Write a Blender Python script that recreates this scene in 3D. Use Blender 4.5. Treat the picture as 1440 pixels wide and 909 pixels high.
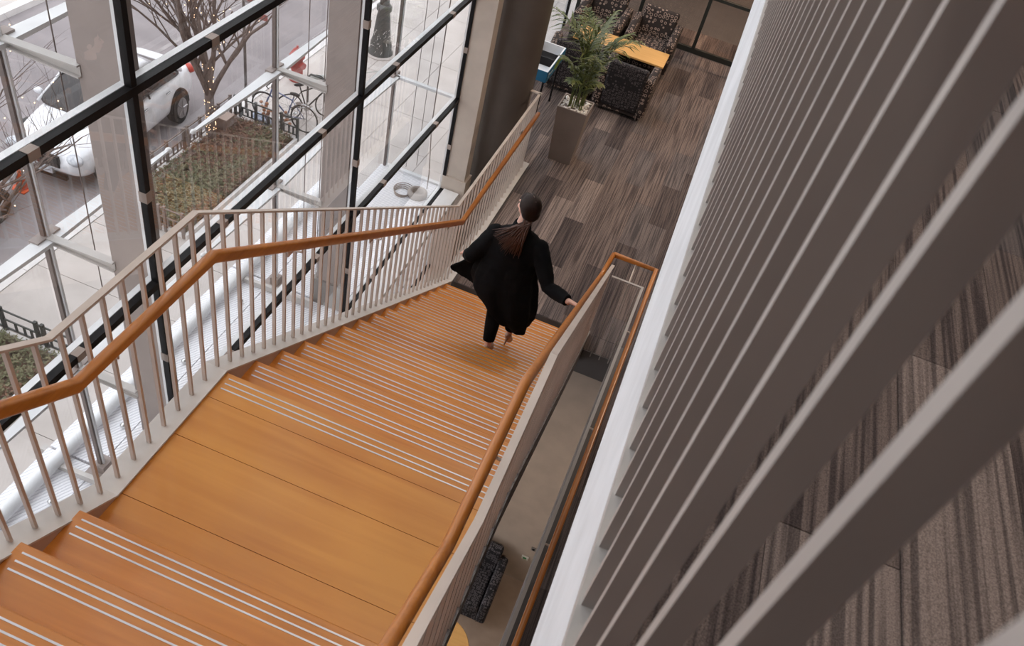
import bpy, bmesh, math, random
from mathutils import Vector, Matrix, Euler
for o in list(bpy.data.objects): bpy.data.objects.remove(o)
S = bpy.context.scene
COL = S.collection
PI = math.pi
rnd = random.Random(7)

# ------------------------------------------------------------------ camera
# world: camera at the origin, +Y along the stair (downhill), +X to the right, Z up, metres
F_PX, PITCH, ROLL, YAW = 1159.17, 0.755721, 0.274811, -0.148003
def cam_axes():
    p, r, y = PITCH, ROLL, YAW
    F = Vector((math.sin(y)*math.cos(p), math.cos(y)*math.cos(p), -math.sin(p)))
    r0 = Vector((math.cos(y), -math.sin(y), 0)); u0 = r0.cross(F)
    R = r0*math.cos(r) + u0*math.sin(r); U = -r0*math.sin(r) + u0*math.cos(r)
    return R, U, F
cR, cU, cF = cam_axes()
cam = bpy.data.cameras.new('camera'); camo = bpy.data.objects.new('camera', cam); COL.objects.link(camo)
camo.matrix_world = Matrix(((cR.x, cU.x, -cF.x, 0), (cR.y, cU.y, -cF.y, 0), (cR.z, cU.z, -cF.z, 0), (0, 0, 0, 1)))
cam.sensor_fit = 'HORIZONTAL'; cam.sensor_width = 36; cam.lens = 36*F_PX/1440
cam.clip_start = 0.02; cam.clip_end = 200
cam.dof.use_dof = True; cam.dof.focus_distance = 6.5; cam.dof.aperture_fstop = 9.0
S.camera = camo

# ------------------------------------------------------------------ world, light, exposure
S.view_settings.view_transform = 'Standard'; S.view_settings.look = 'None'
S.view_settings.gamma = 1; S.view_settings.exposure = 0.06
w = bpy.data.worlds.new('overcast'); S.world = w; w.use_nodes = True
nt = w.node_tree; bg = nt.nodes['Background']
tc = nt.nodes.new('ShaderNodeTexCoord'); sp = nt.nodes.new('ShaderNodeSeparateXYZ'); rp = nt.nodes.new('ShaderNodeValToRGB')
nt.links.new(tc.outputs['Generated'], sp.inputs[0]); nt.links.new(sp.outputs['Z'], rp.inputs[0])
rp.color_ramp.elements[0].position = 0.0; rp.color_ramp.elements[0].color = (.78, .76, .76, 1)
rp.color_ramp.elements[1].position = 0.8; rp.color_ramp.elements[1].color = (.93, .95, 1, 1)
nt.links.new(rp.outputs[0], bg.inputs[0]); bg.inputs[1].default_value = 2.55

# ------------------------------------------------------------------ materials
def nodes(m):
    m.use_nodes = True; t = m.node_tree
    return t, t.nodes, t.links, t.nodes['Principled BSDF']
MATS = {}
def mat(name, c, rough=.5, metal=0, c2=None, scale=(4, 4, 4), detail=3, bump=0, bscale=None, coat=0, emit=0, spec=.5):
    if name in MATS: return MATS[name]
    m = bpy.data.materials.new(name); t, N, L, b = nodes(m)
    b.inputs['Base Color'].default_value = (*c, 1); b.inputs['Roughness'].default_value = rough
    b.inputs['Metallic'].default_value = metal; b.inputs['Coat Weight'].default_value = coat
    b.inputs['Specular IOR Level'].default_value = spec
    if emit:
        b.inputs['Emission Color'].default_value = (*c, 1); b.inputs['Emission Strength'].default_value = emit
    if c2 is None: c2 = tuple(x*.88 for x in c)
    g = N.new('ShaderNodeNewGeometry'); mp = N.new('ShaderNodeMapping'); mp.inputs['Scale'].default_value = scale
    n = N.new('ShaderNodeTexNoise'); n.inputs['Scale'].default_value = 1; n.inputs['Detail'].default_value = detail
    r = N.new('ShaderNodeMix'); r.data_type = 'RGBA'
    r.inputs[6].default_value = (*c, 1); r.inputs[7].default_value = (*c2, 1)
    L.new(g.outputs['Position'], mp.inputs[0]); L.new(mp.outputs[0], n.inputs['Vector'])
    mr = N.new('ShaderNodeMapRange'); mr.inputs[1].default_value = .35; mr.inputs[2].default_value = .65
    L.new(n.outputs['Fac'], mr.inputs[0]); L.new(mr.outputs[0], r.inputs[0]); L.new(r.outputs[2], b.inputs['Base Color'])
    if bump:
        n2 = N.new('ShaderNodeTexNoise'); m2 = N.new('ShaderNodeMapping'); m2.inputs['Scale'].default_value = bscale or scale
        n2.inputs['Scale'].default_value = 1
        L.new(g.outputs['Position'], m2.inputs[0]); L.new(m2.outputs[0], n2.inputs['Vector'])
        bp = N.new('ShaderNodeBump'); bp.inputs['Strength'].default_value = bump; bp.inputs['Distance'].default_value = .005
        L.new(n2.outputs['Fac'], bp.inputs['Height']); L.new(bp.outputs[0], b.inputs['Normal'])
    MATS[name] = m; return m

def glass(name, tint=(.93, .95, .95), refl=1.0):
    m = bpy.data.materials.new(name); m.use_nodes = True; t = m.node_tree; N, L = t.nodes, t.links
    N.remove(N['Principled BSDF']); out = N['Material Output']
    tr = N.new('ShaderNodeBsdfTransparent'); tr.inputs[0].default_value = (*tint, 1)
    gl = N.new('ShaderNodeBsdfGlossy'); gl.inputs['Roughness'].default_value = 0.0; gl.inputs[0].default_value = (1, 1, 1, 1)
    fr = N.new('ShaderNodeFresnel'); fr.inputs[0].default_value = 1.5
    mu = N.new('ShaderNodeMath'); mu.operation = 'MULTIPLY'; mu.inputs[1].default_value = refl
    ge = N.new('ShaderNodeNewGeometry'); iv = N.new('ShaderNodeMath'); iv.operation = 'SUBTRACT'; iv.inputs[0].default_value = 1
    L.new(ge.outputs['Backfacing'], iv.inputs[1]); m2 = N.new('ShaderNodeMath'); m2.operation = 'MULTIPLY'
    mx = N.new('ShaderNodeMixShader'); L.new(fr.outputs[0], mu.inputs[0]); L.new(mu.outputs[0], m2.inputs[0]); L.new(iv.outputs[0], m2.inputs[1]); L.new(m2.outputs[0], mx.inputs[0])
    L.new(tr.outputs[0], mx.inputs[1]); L.new(gl.outputs[0], mx.inputs[2]); L.new(mx.outputs[0], out.inputs[0])
    return m

def carpet(name, c, c2):
    m = bpy.data.materials.new(name); t, N, L, b = nodes(m); b.inputs['Roughness'].default_value = .95
    b.inputs['Specular IOR Level'].default_value = .15
    g = N.new('ShaderNodeNewGeometry')
    def noise(sc, det=2):
        mp = N.new('ShaderNodeMapping'); mp.inputs['Scale'].default_value = sc
        n = N.new('ShaderNodeTexNoise'); n.inputs['Scale'].default_value = 1; n.inputs['Detail'].default_value = det
        L.new(g.outputs['Position'], mp.inputs[0]); L.new(mp.outputs[0], n.inputs['Vector']); return n
    a = noise((75, 1.3, 1)); d = noise((330, 330, 330), 1)
    ra = N.new('ShaderNodeMapRange'); ra.inputs[1].default_value = .40; ra.inputs[2].default_value = .58; L.new(a.outputs['Fac'], ra.inputs[0])
    rd = N.new('ShaderNodeMapRange'); rd.inputs[1].default_value = .3; rd.inputs[2].default_value = .7; rd.inputs[3].default_value = .6; rd.inputs[4].default_value = 1.25; L.new(d.outputs['Fac'], rd.inputs[0])
    mx = N.new('ShaderNodeMix'); mx.data_type = 'RGBA'; mx.inputs[6].default_value = (*c2, 1); mx.inputs[7].default_value = (*c, 1)
    L.new(ra.outputs[0], mx.inputs[0])
    m2 = N.new('ShaderNodeMix'); m2.data_type = 'RGBA'; m2.blend_type = 'MULTIPLY'; m2.inputs[0].default_value = 1
    L.new(mx.outputs[2], m2.inputs[6]); L.new(rd.outputs[0], m2.inputs[7]); L.new(m2.outputs[2], b.inputs['Base Color'])
    bp = N.new('ShaderNodeBump'); bp.inputs['Strength'].default_value = .5; bp.inputs['Distance'].default_value = .004
    L.new(a.outputs['Fac'], bp.inputs['Height']); L.new(bp.outputs[0], b.inputs['Normal'])
    return m

def wood(name, c, c2, sc, rough=.32):
    m = bpy.data.materials.new(name); t, N, L, b = nodes(m)
    b.inputs['Roughness'].default_value = rough; b.inputs['Coat Weight'].default_value = .12; b.inputs['Coat Roughness'].default_value = .22
    g = N.new('ShaderNodeNewGeometry')
    def noise(s, det, dist=0):
        mp = N.new('ShaderNodeMapping'); mp.inputs['Scale'].default_value = s
        n = N.new('ShaderNodeTexNoise'); n.inputs['Scale'].default_value = 1; n.inputs['Detail'].default_value = det; n.inputs['Distortion'].default_value = dist
        L.new(g.outputs['Position'], mp.inputs[0]); L.new(mp.outputs[0], n.inputs['Vector']); return n
    a = noise(sc, 5, .6); d = noise((1.6, 1.8, 1.8), 2)
    ad = N.new('ShaderNodeMath'); ad.operation = 'MULTIPLY_ADD'; ad.inputs[1].default_value = .55
    L.new(a.outputs['Fac'], ad.inputs[0]); m3 = N.new('ShaderNodeMath'); m3.operation = 'MULTIPLY'; m3.inputs[1].default_value = .45
    L.new(d.outputs['Fac'], m3.inputs[0]); L.new(m3.outputs[0], ad.inputs[2])
    r = N.new('ShaderNodeMapRange'); r.inputs[1].default_value = .36; r.inputs[2].default_value = .64; L.new(ad.outputs[0], r.inputs[0])
    mx = N.new('ShaderNodeMix'); mx.data_type = 'RGBA'; mx.inputs[6].default_value = (*c, 1); mx.inputs[7].default_value = (*c2, 1)
    L.new(r.outputs[0], mx.inputs[0]); L.new(mx.outputs[2], b.inputs['Base Color'])
    return m

def rings(name, dark, light, scale, width=.06):
    """woven upholstery: pale rings on a dark ground"""
    m = bpy.data.materials.new(name); t, N, L, b = nodes(m); b.inputs['Roughness'].default_value = .9
    g = N.new('ShaderNodeTexCoord'); v = N.new('ShaderNodeTexVoronoi'); v.inputs['Scale'].default_value = scale; v.inputs['Randomness'].default_value = .45
    L.new(g.outputs['Object'], v.inputs['Vector'])
    s = N.new('ShaderNodeMath'); s.operation = 'SUBTRACT'; s.inputs[1].default_value = .34; L.new(v.outputs['Distance'], s.inputs[0])
    a = N.new('ShaderNodeMath'); a.operation = 'ABSOLUTE'; L.new(s.outputs[0], a.inputs[0])
    r = N.new('ShaderNodeMapRange'); r.inputs[1].default_value = width; r.inputs[2].default_value = width*1.6; r.inputs[3].default_value = 1; r.inputs[4].default_value = 0
    L.new(a.outputs[0], r.inputs[0])
    mx = N.new('ShaderNodeMix'); mx.data_type = 'RGBA'; mx.inputs[6].default_value = (*dark, 1); mx.inputs[7].default_value = (*light, 1)
    L.new(r.outputs[0], mx.inputs[0]); L.new(mx.outputs[2], b.inputs['Base Color']); return m

def mesh_deck(name):
    """white expanded-metal deck: fine diagonal relief"""
    m = bpy.data.materials.new(name); t, N, L, b = nodes(m); b.inputs['Roughness'].default_value = .5
    g = N.new('ShaderNodeNewGeometry'); mp = N.new('ShaderNodeMapping'); mp.inputs['Rotation'].default_value = (0, 0, .5)
    wv = N.new('ShaderNodeTexWave'); wv.inputs['Scale'].default_value = 11; wv.inputs['Distortion'].default_value = 1.5; wv.inputs['Detail'].default_value = 1
    L.new(g.outputs['Position'], mp.inputs[0]); L.new(mp.outputs[0], wv.inputs['Vector'])
    mx = N.new('ShaderNodeMix'); mx.data_type = 'RGBA'; mx.inputs[6].default_value = (.62, .62, .68, 1); mx.inputs[7].default_value = (.9, .9, .93, 1)
    r = N.new('ShaderNodeMapRange'); r.inputs[1].default_value = .1; r.inputs[2].default_value = .4; L.new(wv.outputs['Fac'], r.inputs[0])
    L.new(r.outputs[0], mx.inputs[0]); L.new(mx.outputs[2], b.inputs['Base Color'])
    bp = N.new('ShaderNodeBump'); bp.inputs['Strength'].default_value = .3; bp.inputs['Distance'].default_value = .01
    L.new(wv.outputs['Fac'], bp.inputs['Height']); L.new(bp.outputs[0], b.inputs['Normal']); return m

M_paint = mat('railing_paint', (.62, .52, .455), .45)
M_guard = mat('guard_paint', (.44, .40, .38), .5)
M_plate = mat('stringer_paint', (.66, .61, .57), .5)
M_white = mat('white_plaster', (.80, .82, .86), .7)
M_stair = wood('stair_maple', (.68, .265, .046), (.54, .185, .028), (1.2, 26, 26))
M_land = wood('landing_maple', (.70, .30, .055), (.56, .205, .032), (.9, 12, 12), .36)
M_hand = wood('handrail_oak', (.52, .185, .032), (.36, .115, .018), (40, 3, 40), .3)
M_strip = mat('aluminium_strip', (.62, .60, .61), .38, .8)
M_black = mat('black_frame', (.008, .007, .008), .5, spec=.2)
M_alum = mat('white_aluminium', (.80, .81, .83), .4)
M_post = mat('brown_grey_post', (.17, .135, .125), .45)
M_clad = mat('pier_cladding', (.33, .275, .255), .55)
M_beige = mat('beige_cladding', (.62, .53, .46), .6)
M_dark = mat('dark_column_paint', (.13, .108, .094), .5, spec=.35)
M_glass = glass('clear_glass', (.96, .97, .97), 1.5)
M_glass2 = glass('outer_glass', (.97, .97, .97), .7)
M_pglass = glass('grey_partition_glass', (.72, .68, .65), 1.2)
M_carp = [carpet('carpet_taupe', (.205, .158, .142), (.080, .062, .060)), carpet('carpet_grey', (.175, .143, .136), (.074, .063, .064)),
          carpet('carpet_light', (.31, .245, .22), (.135, .107, .10)), carpet('carpet_dark', (.118, .092, .086), (.046, .037, .039))]
M_beam = mat('dark_slab_edge', (.11, .10, .10), .6)
M_wall = mat('warm_wall', (.50, .41, .34), .8)
M_deck = mesh_deck('white_mesh_deck')
M_side = mat('pale_concrete', (.56, .51, .485), .9, c2=(.47, .425, .40), scale=(1.3, 1.3, 1.3), detail=6)
M_road = mat('asphalt', (.275, .245, .25), .9, c2=(.22, .195, .20), scale=(.5, 1.2, 1), detail=8)
M_kerb = mat('kerb_stone', (.72, .69, .68), .85)
M_soil = mat('soil', (.10, .065, .05), 1, c2=(.16, .08, .05), scale=(6, 6, 6))
M_bark = mat('bark', (.16, .115, .10), .9, c2=(.10, .07, .06), scale=(20, 20, 6))
M_skin = mat('skin', (.78, .47, .37), .5)
M_coat = mat('black_wool', (.006, .006, .007), .95, spec=.15)
M_hair = mat('dark_hair', (.014, .007, .006), .5, c2=(.022, .011, .008), scale=(60, 60, 20), spec=.22)
M_hair2 = mat('brown_hair', (.10, .042, .026), .42, c2=(.05, .02, .014), scale=(90, 90, 15))
M_shoe = mat('nude_leather', (.46, .29, .21), .4)
M_leaf = mat('palm_leaf', (.050, .080, .018), .45, c2=(.19, .21, .065), scale=(9, 9, 9))
M_uph = rings('ring_upholstery', (.022, .015, .014), (.30, .22, .185), 15, .05)
M_uphd = rings('ring_upholstery_dark', (.012, .010, .012), (.09, .075, .08), 22)
M_table = wood('table_maple', (.74, .43, .155), (.66, .36, .12), (2, 30, 30), .35)

# ------------------------------------------------------------------ mesh helpers
class MB:
    def __init__(s): s.v = []; s.f = []
    def add(s, vs, fs):
        n = len(s.v); s.v += [tuple(v) for v in vs]; s.f += [tuple(i+n for i in f) for f in fs]; return s
    def box(s, x0, x1, y0, y1, z0, z1):
        return s.hexa([(x0,y0,z0),(x1,y0,z0),(x1,y1,z0),(x0,y1,z0),(x0,y0,z1),(x1,y0,z1),(x1,y1,z1),(x0,y1,z1)])
    def hexa(s, p):
        return s.add(p, [(0,3,2,1),(4,5,6,7),(0,1,5,4),(1,2,6,5),(2,3,7,6),(3,0,4,7)])
    def prism(s, prof, x0, x1, axis='x'):
        """profile of (a,b) pairs extruded along an axis"""
        n = len(prof); P = lambda a, b, t: {'x': (t, a, b), 'y': (a, t, b), 'z': (a, b, t)}[axis]
        vs = [P(a, b, x0) for a, b in prof] + [P(a, b, x1) for a, b in prof]
        fs = [tuple(range(n))[::-1], tuple(range(n, 2*n))] + [(i, (i+1) % n, n+(i+1) % n, n+i) for i in range(n)]
        return s.add(vs, fs)
    def tube(s, pts, rad, n=8, sq=None, up=None):
        """loft rings along a path; sq=(w,h) gives an elliptical/rounded section"""
        pts = [Vector(p) for p in pts]
        if not isinstance(rad, (list, tuple)): rad = [rad]*len(pts)
        u = None; base = len(s.v)
        for i, p in enumerate(pts):
            d = (pts[min(i+1, len(pts)-1)] - pts[max(i-1, 0)]).normalized()
            ref = Vector(up) if up else (u if u is not None else (Vector((0, 0, 1)) if abs(d.z) < .9 else Vector((0, 1, 0))))
            a = ref - d*ref.dot(d)
            if a.length < 1e-6: a = d.orthogonal()
            a.normalize(); u = a; b = d.cross(a)
            k = 1.0
            if sq and 0 < i < len(pts)-1:   # mitre
                d1 = (pts[i]-pts[i-1]).normalized(); c = max(.5, d1.dot(d)); k = 1/c
            for j in range(n):
                th = 2*PI*j/n + (PI/n if sq else 0)
                if sq:
                    e = .45
                    ca, sa = math.cos(th), math.sin(th)
                    ca = math.copysign(abs(ca)**e, ca); sa = math.copysign(abs(sa)**e, sa)
                    q = p + a*(ca*sq[1]/2) + b*(sa*sq[0]/2)
                else: q = p + (a*math.cos(th) + b*math.sin(th))*rad[i]
                s.v.append(tuple(q))
        for i in range(len(pts)-1):
            for j in range(n):
                k0 = base+i*n; k1 = k0+n; j2 = (j+1) % n
                s.f.append((k0+j, k0+j2, k1+j2, k1+j))
        s.f.append(tuple(base+j for j in range(n))[::-1]); s.f.append(tuple(base+(len(pts)-1)*n+j for j in range(n)))
        return s
    def loft(s, rings_, cap=True):
        base = len(s.v); n = len(rings_[0])
        for r in rings_: s.v += [tuple(p) for p in r]
        for i in range(len(rings_)-1):
            for j in range(n):
                a = base+i*n; b = a+n; j2 = (j+1) % n
                s.f.append((a+j, a+j2, b+j2, b+j))
        if cap: s.f.append(tuple(base+j for j in range(n))[::-1]); s.f.append(tuple(base+(len(rings_)-1)*n+j for j in range(n)))
        return s
    def ell(s, c, r, rot=None, n=16, m=10):
        c = Vector(c); R = (rot or Matrix.Identity(3)); rings_ = []
        for i in range(1, m):
            ph = PI*i/m; z = -math.cos(ph); q = math.sin(ph)
            rings_.append([c + R @ Vector((r[0]*q*math.cos(2*PI*j/n), r[1]*q*math.sin(2*PI*j/n), r[2]*z)) for j in range(n)])
        base = len(s.v); s.loft(rings_, cap=False)
        b0 = len(s.v); s.v.append(tuple(c + R @ Vector((0, 0, -r[2])))); s.v.append(tuple(c + R @ Vector((0, 0, r[2]))))
        for j in range(n):
            s.f.append((b0, base+(j+1) % n, base+j)); t = base+(m-2)*n; s.f.append((b0+1, t+j, t+(j+1) % n))
        return s
    def lathe(s, prof, c=(0, 0), n=24):
        return s.loft([[(c[0]+r*math.cos(2*PI*j/n), c[1]+r*math.sin(2*PI*j/n), z) for j in range(n)] for r, z in prof])
    def mesh(s, name='m', smooth=False, fix=True):
        me = bpy.data.meshes.new(name); me.from_pydata(s.v, [], s.f); me.update()
        if fix:
            bm = bmesh.new(); bm.from_mesh(me); bmesh.ops.recalc_face_normals(bm, faces=bm.faces); bm.to_mesh(me); bm.free()
        if smooth:
            me.polygons.foreach_set('use_smooth', [True]*len(me.polygons))
        return me
def link(name, me, m=None, parent=None, loc=None, **k):
    o = bpy.data.objects.new(name, me); COL.objects.link(o)
    if m is not None and me is not None and not me.materials: me.materials.append(m)
    if parent is not None: o.parent = parent
    if loc: o.location = loc
    for a, b in k.items(): o[a] = b
    return o
def obj(name, mb, m, parent=None, smooth=False, bevel=0, **k):
    me = mb.mesh(name, smooth)
    o = link(name, me, m, parent, **k)
    if bevel:
        b = o.modifiers.new('bevel', 'BEVEL'); b.width = bevel; b.segments = 2; b.limit_method = 'ANGLE'
    return o
def localise(o, parent_loc): pass
def thing(name, label, cat, loc=(0, 0, 0), group=None, rz=0):
    o = bpy.data.objects.new(name, None); COL.objects.link(o); o.location = loc; o.rotation_euler[2] = rz
    o.empty_display_size = .1
    o['label'] = label; o['category'] = cat
    if group: o['group'] = group
    return o
def struct(name, loc=(0, 0, 0), label=None):
    o = bpy.data.objects.new(name, None); COL.objects.link(o); o.location = loc; o['kind'] = 'structure'
    if label: o['label'] = label
    return o
def box(name, b, m, parent=None, bevel=0, **k): return obj(name, MB().box(*b), m, parent, bevel=bevel, **k)
def copy_tree(o, parent=None):
    c = o.copy(); COL.objects.link(c)
    if parent is not None: c.parent = parent
    for ch in list(o.children): copy_tree(ch, c)
    return c

# ------------------------------------------------------------------ levels and building shell
ZU, ZL, Z1, Z0, ZG = -1.20, -3.464, -6.09, -10.99, -11.5      # upper floor, landing, lounge, lower floor, pavement
R_, T_ = .175, .28
YL0, YL1 = 1.41, 2.47                                          # landing back and front
ZC = 4.2                                                       # ceiling of the hall

ceil = struct('ceiling'); box('ceiling_slab', (-2.7, 9, -6, 19, ZC, ZC+.3), mat('ceiling_paint', (.5, .46, .43), .8), ceil)
box('light_block_left', (-2.9, -2.7, -6, -1.2, Z0-.5, ZC), mat('hall_wall', (.20, .165, .15), .8), kind='structure')  # unseen wall added to keep window light behind the camera off the balusters
box('wall_back', (-2.7, 9, -6.3, -6, Z0-.5, ZC), mat('hall_wall', (.20, .165, .15), .8), kind='structure')
box('wall_right', (9, 9.3, -6, 19, Z0-.5, ZC), MATS['hall_wall'], kind='structure')
box('wall_far', (-2.7, 9, 19, 19.3, Z0-.5, ZC), MATS['hall_wall'], kind='structure')
# upper floor slab with white fascia
up = struct('floor_upper')
box('slab', (.121, 8.99, -5.99, 18.99, -1.93, ZU-.006), mat('upper_slab', (.3, .28, .27), .9), up)
box('fascia', (.115, .1209, -5.99, 18.99, -1.945, ZU-.002), M_white, up, label='white fascia facing the stairwell')
box('edge_plate', (.1155, .170, -5.99, 12, ZU-.0019, ZU+.034), mat('edge_steel', (.50, .48, .47), .5), up)
# lounge level: floor with the stairwell opening
lf = struct('floor_lounge')
slabm = MB()
slabm.box(-1.86, .20, 6.675, 19, -6.45, Z1-.004); slabm.box(.20, 8.99, 6.0, 19, -6.45, Z1-.004); slabm.hexa([(.085, -3, -6.45), (8.99, -3, -6.45), (8.99, 5.999, -6.45), (.20, 5.999, -6.45), (.085, -3, Z1-.004), (8.99, -3, Z1-.004), (8.99, 5.999, Z1-.004), (.20, 5.999, Z1-.004)]); slabm.box(-2.62, -1.86, 9.34, 19, -6.45, Z1-.004)
slabm.box(-.225, .20, 6.42, 6.675, -6.45, Z1-.004)
obj('slab', slabm, M_beam, lf)
box('floor_lower', (-2.7, 8.99, -5.99, 18.99, Z0-.3, Z0), mat('lower_stone', (.40, .31, .25), .45, c2=(.34, .26, .21)), kind='structure')
box('wall_lower', (-1.75, 3, 6.46, 6.6, Z0, -6.451), M_wall, kind='structure')
sw = thing('wall_switch', 'small white wall switch with green rocker on the beige lower wall', 'switch', (.135, 6.455, -10.33))
box('plate', (-.05, .05, -.02, 0, -.035, .035), mat('switch_white', (.7, .68, .62), .4), sw); box('rocker', (-.03, .02, -.026, -.02, -.015, .02), mat('switch_green', (.05, .22, .08), .4), sw)
sw = thing('wall_socket', 'small grey wall socket above the white switch', 'socket', (.20, 6.455, -10.05))
box('plate', (-.035, .035, -.015, 0, -.035, .035), mat('socket_grey', (.22, .2, .19), .4), sw); box('insert', (-.018, .018, -.02, -.015, -.018, .018), M_black, sw)

# carpet planks: one thin piece each
def planks(parent, x0, x1, y0, y1, z, skip, w=.25, l=1.0, wt=(4, 4, 3, 2)):
    proto = {}
    i = 0; x = x0
    while x < x1-.02:
        ww = min(w, x1-x); off = -(i*.37 % 1.0)*l; y = y0+off
        while y < y1-.02:
            a = max(y, y0); b = min(y+l, y1)
            if b-a > .05 and not skip(x, x+ww, a, b):
                k = rnd.choices(range(4), wt)[0]; key = (k, round(ww, 3), round(b-a, 3))
                if key not in proto:
                    me = MB().box(.001, ww-.001, .001, b-a-.001, -.004, 0).mesh('carpet_plank'); me.materials.append(M_carp[k]); proto[key] = me
                link('carpet_plank', proto[key], None, parent, (x, a, z + rnd.uniform(0, .0012)))
            y += l
        x += w; i += 1
planks(lf, -1.74, .26, 6.68, 15.6, Z1, lambda a, b, c, d: False, wt=(4, 3, 2, 2))
planks(lf, .26, .76, 0.6, 15.6, Z1, lambda a, b, c, d: False, wt=(2, 4, 1, 4))
planks(lf, -2.62, -1.74, 9.36, 15.6, Z1, lambda a, b, c, d: False)
planks(lf, -.225, .20, 6.43, 6.675, Z1, lambda a, b, c, d: False, w=.2125)
planks(up, .155, 2.155, -.6, 4.4, ZU, lambda a, b, c, d: False, w=.25, wt=(5, 3, 2, 1))
rest = MB().box(.76, 8.9, 1, 18.9, Z1-.004, Z1-.001).box(.155, .9, 4.4, 12, ZU-.005, ZU-.001).box(2.155, 8.9, -1, 6, ZU-.005, ZU-.001)
obj('carpet', rest, M_carp[0], lf, kind='stuff')

# ------------------------------------------------------------------ the wooden staircase
st = thing('staircase', 'orange maple staircase with metal nosing strips and a wide landing', 'staircase')
XA, XB = -1.765, -.215
tread_me = MB().prism([(-.012, 0), (.006, .0), (T_+.002, 0), (T_+.002, -.028), (-.0, -.028), (-.012, -.020)], XA, XB).mesh('tread')
def tread_mesh(flip=False):
    # nose at local y=0 (downhill side), board runs uphill (-y)
    return MB().prism([(.014, -.006), (.008, 0), (-T_-.004, 0), (-T_-.004, -.03), (.008, -.03), (.014, -.024)], XA, XB).mesh('tread')
tme = tread_mesh(); tme.materials.append(M_stair)
rme = MB().box(XA, XB, -.016, 0, -R_+.001, -.03).mesh('riser'); rme.materials.append(M_stair)
sme = MB().box(XA+.035, XB-.03, -.0038, .0038, 0, .0022).mesh('nosing_strip'); sme.materials.append(M_strip)
def step(ynose, z, treads=True, skipstrip=False):
    t = link('tread', tme, None, st, (0, ynose, z))
    for k in range(3): link('nosing_strip', sme, None, t, (0, -.022-.036*k, -.0006))
    return t
def riser(y, z): link('riser', rme, None, st, (0, y, z))
# lower flight: tread k spans y in [YL1+.28(k-1), YL1+.28k]
for k in range(1, 15):
    step(YL1+T_*k, ZL-R_*k); 
for k in range(0, 15): riser(YL1+T_*k-.002, ZL-R_*k)
# upper flight
UN = []
for k in range(1, 13):
    yn = YL0-T_*(k-1); step(yn, ZL+R_*k); riser(yn-.002, ZL+R_*k); UN.append(yn)
# landing boards
edges = [YL0-.01, 1.645, 2.03, 2.30, YL1+.012]
for a, b in zip(edges[:-1], edges[1:]):
    bd = box('landing_board', (XA, XB, a+.0015, b-.0015, ZL-.03, ZL), M_land, st)
last = bd
for k in range(3): link('nosing_strip', sme, None, last, (0, YL1-.022-.036*k, ZL-.0006))
# steel stringers: sloped face plates with a top plate each
def nose_line(y):       # height of the stringer top plate along y
    if y > 6.52: return -6.045
    if y > YL1: return -3.445-.6205*(y-YL1-.01)
    if y > 1.62: return -3.445
    return -3.445+.625*(1.62-y)
KY = [-1.9, 1.62, YL1+.01, 6.62, 9.35]
def plate_pts(ks=KY): return [(y, nose_line(min(y, 6.6)) if y < 6.61 else -6.045) for y in ks]
def strip_along(pts, x0, x1, t0, t1):
    m = MB()
    rings_ = []
    for y, z in pts: rings_.append([(x0, y, z-t0), (x1, y, z-t0), (x1, y, z+t1), (x0, y, z+t1)])
    return m.loft(rings_)
PL = [(-1.9, nose_line(-1.9)), (1.62, -3.445), (2.48, -3.445), (6.62, -6.045), (9.36, -6.045)]
PR = [(-1.9, nose_line(-1.9)), (1.62, -3.445), (2.48, -3.445), (6.62, -6.045), (6.68, -6.045)]
sl = obj('stringer', strip_along(PL[:4], -1.80, -1.765, .42, -.012), mat('stringer_face', (.56, .42, .33), .55), st)
sr = obj('stringer', strip_along(PR, -.215, -.145, .34, -.012), mat('stringer_face_dark', (.20, .17, .155), .5), st)
obj('stringer_cap', strip_along(PL, -1.885, -1.758, .012, 0), M_plate, st)
obj('stringer_cap', strip_along(PR, -.222, -.142, .012, 0), MATS['stringer_face_dark'], st)
obj('soffit', strip_along(PL[:4], -1.77, -.21, .36, -.33), mat('soffit_plaster', (.45, .42, .4), .8), st)

# ------------------------------------------------------------------ railings
BT = (.019, .013)     # baluster section: x depth, y thickness
bal_cache = {}
def baluster(parent, x, y, z0, z1, name='baluster', rot=False, sec=BT, m=None):
    h = round(z1-z0, 3); key = (h, rot, sec)
    if key not in bal_cache:
        a, b = (sec[1], sec[0]) if rot else sec
        me = MB().box(-a/2, a/2, -b/2, b/2, 0, h).mesh('baluster'); me.materials.append(m or M_paint); bal_cache[key] = me
    return link(name, bal_cache[key], None, parent, (x, y, z0))
def bar(pts, wdt, th): # flat bar centred on pts (x,y,z): width in x or horizontal normal
    return MB().tube(pts, 1, 4, sq=(wdt, th), up=(0, 0, 1))
def flat(pts, xw, th):
    return strip_along([(y, z) for y, z in pts], -xw/2, xw/2, th, 0)
def top_z(y):
    if y > 6.50: return -4.955
    if y > 2.41: return -2.372-.6318*(y-2.41)
    if y > 1.54: return -2.372
    return -2.372+.625*(1.54-y)
TOP = [(-1.6, top_z(-1.6)), (1.54, -2.372), (2.41, -2.372), (6.50, -4.955), (9.24, -4.955)]
def base_z(y):
    if y > 6.62: return -6.045
    if y > 2.48: return -3.445-.628*(y-2.48)
    if y > 1.62: return -3.445
    return -3.445+.625*(1.62-y)
def offset_bar(pts, x, xw, th): return MB().loft([[(x-xw/2, y, z-th), (x+xw/2, y, z-th), (x+xw/2, y, z), (x-xw/2, y, z)] for y, z in pts])
HAND = [(-1.5, -2.575+.625*(1.53+1.5)), (1.53, -2.575), (2.39, -2.575), (6.46, -5.10), (9.0, -5.10)]
def hand_z(y):
    if y > 6.46: return -5.10
    if y > 2.39: return -2.575-.6204*(y-2.39)
    if y > 1.53: return -2.575
    return -2.575+.625*(1.53-y)
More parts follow.
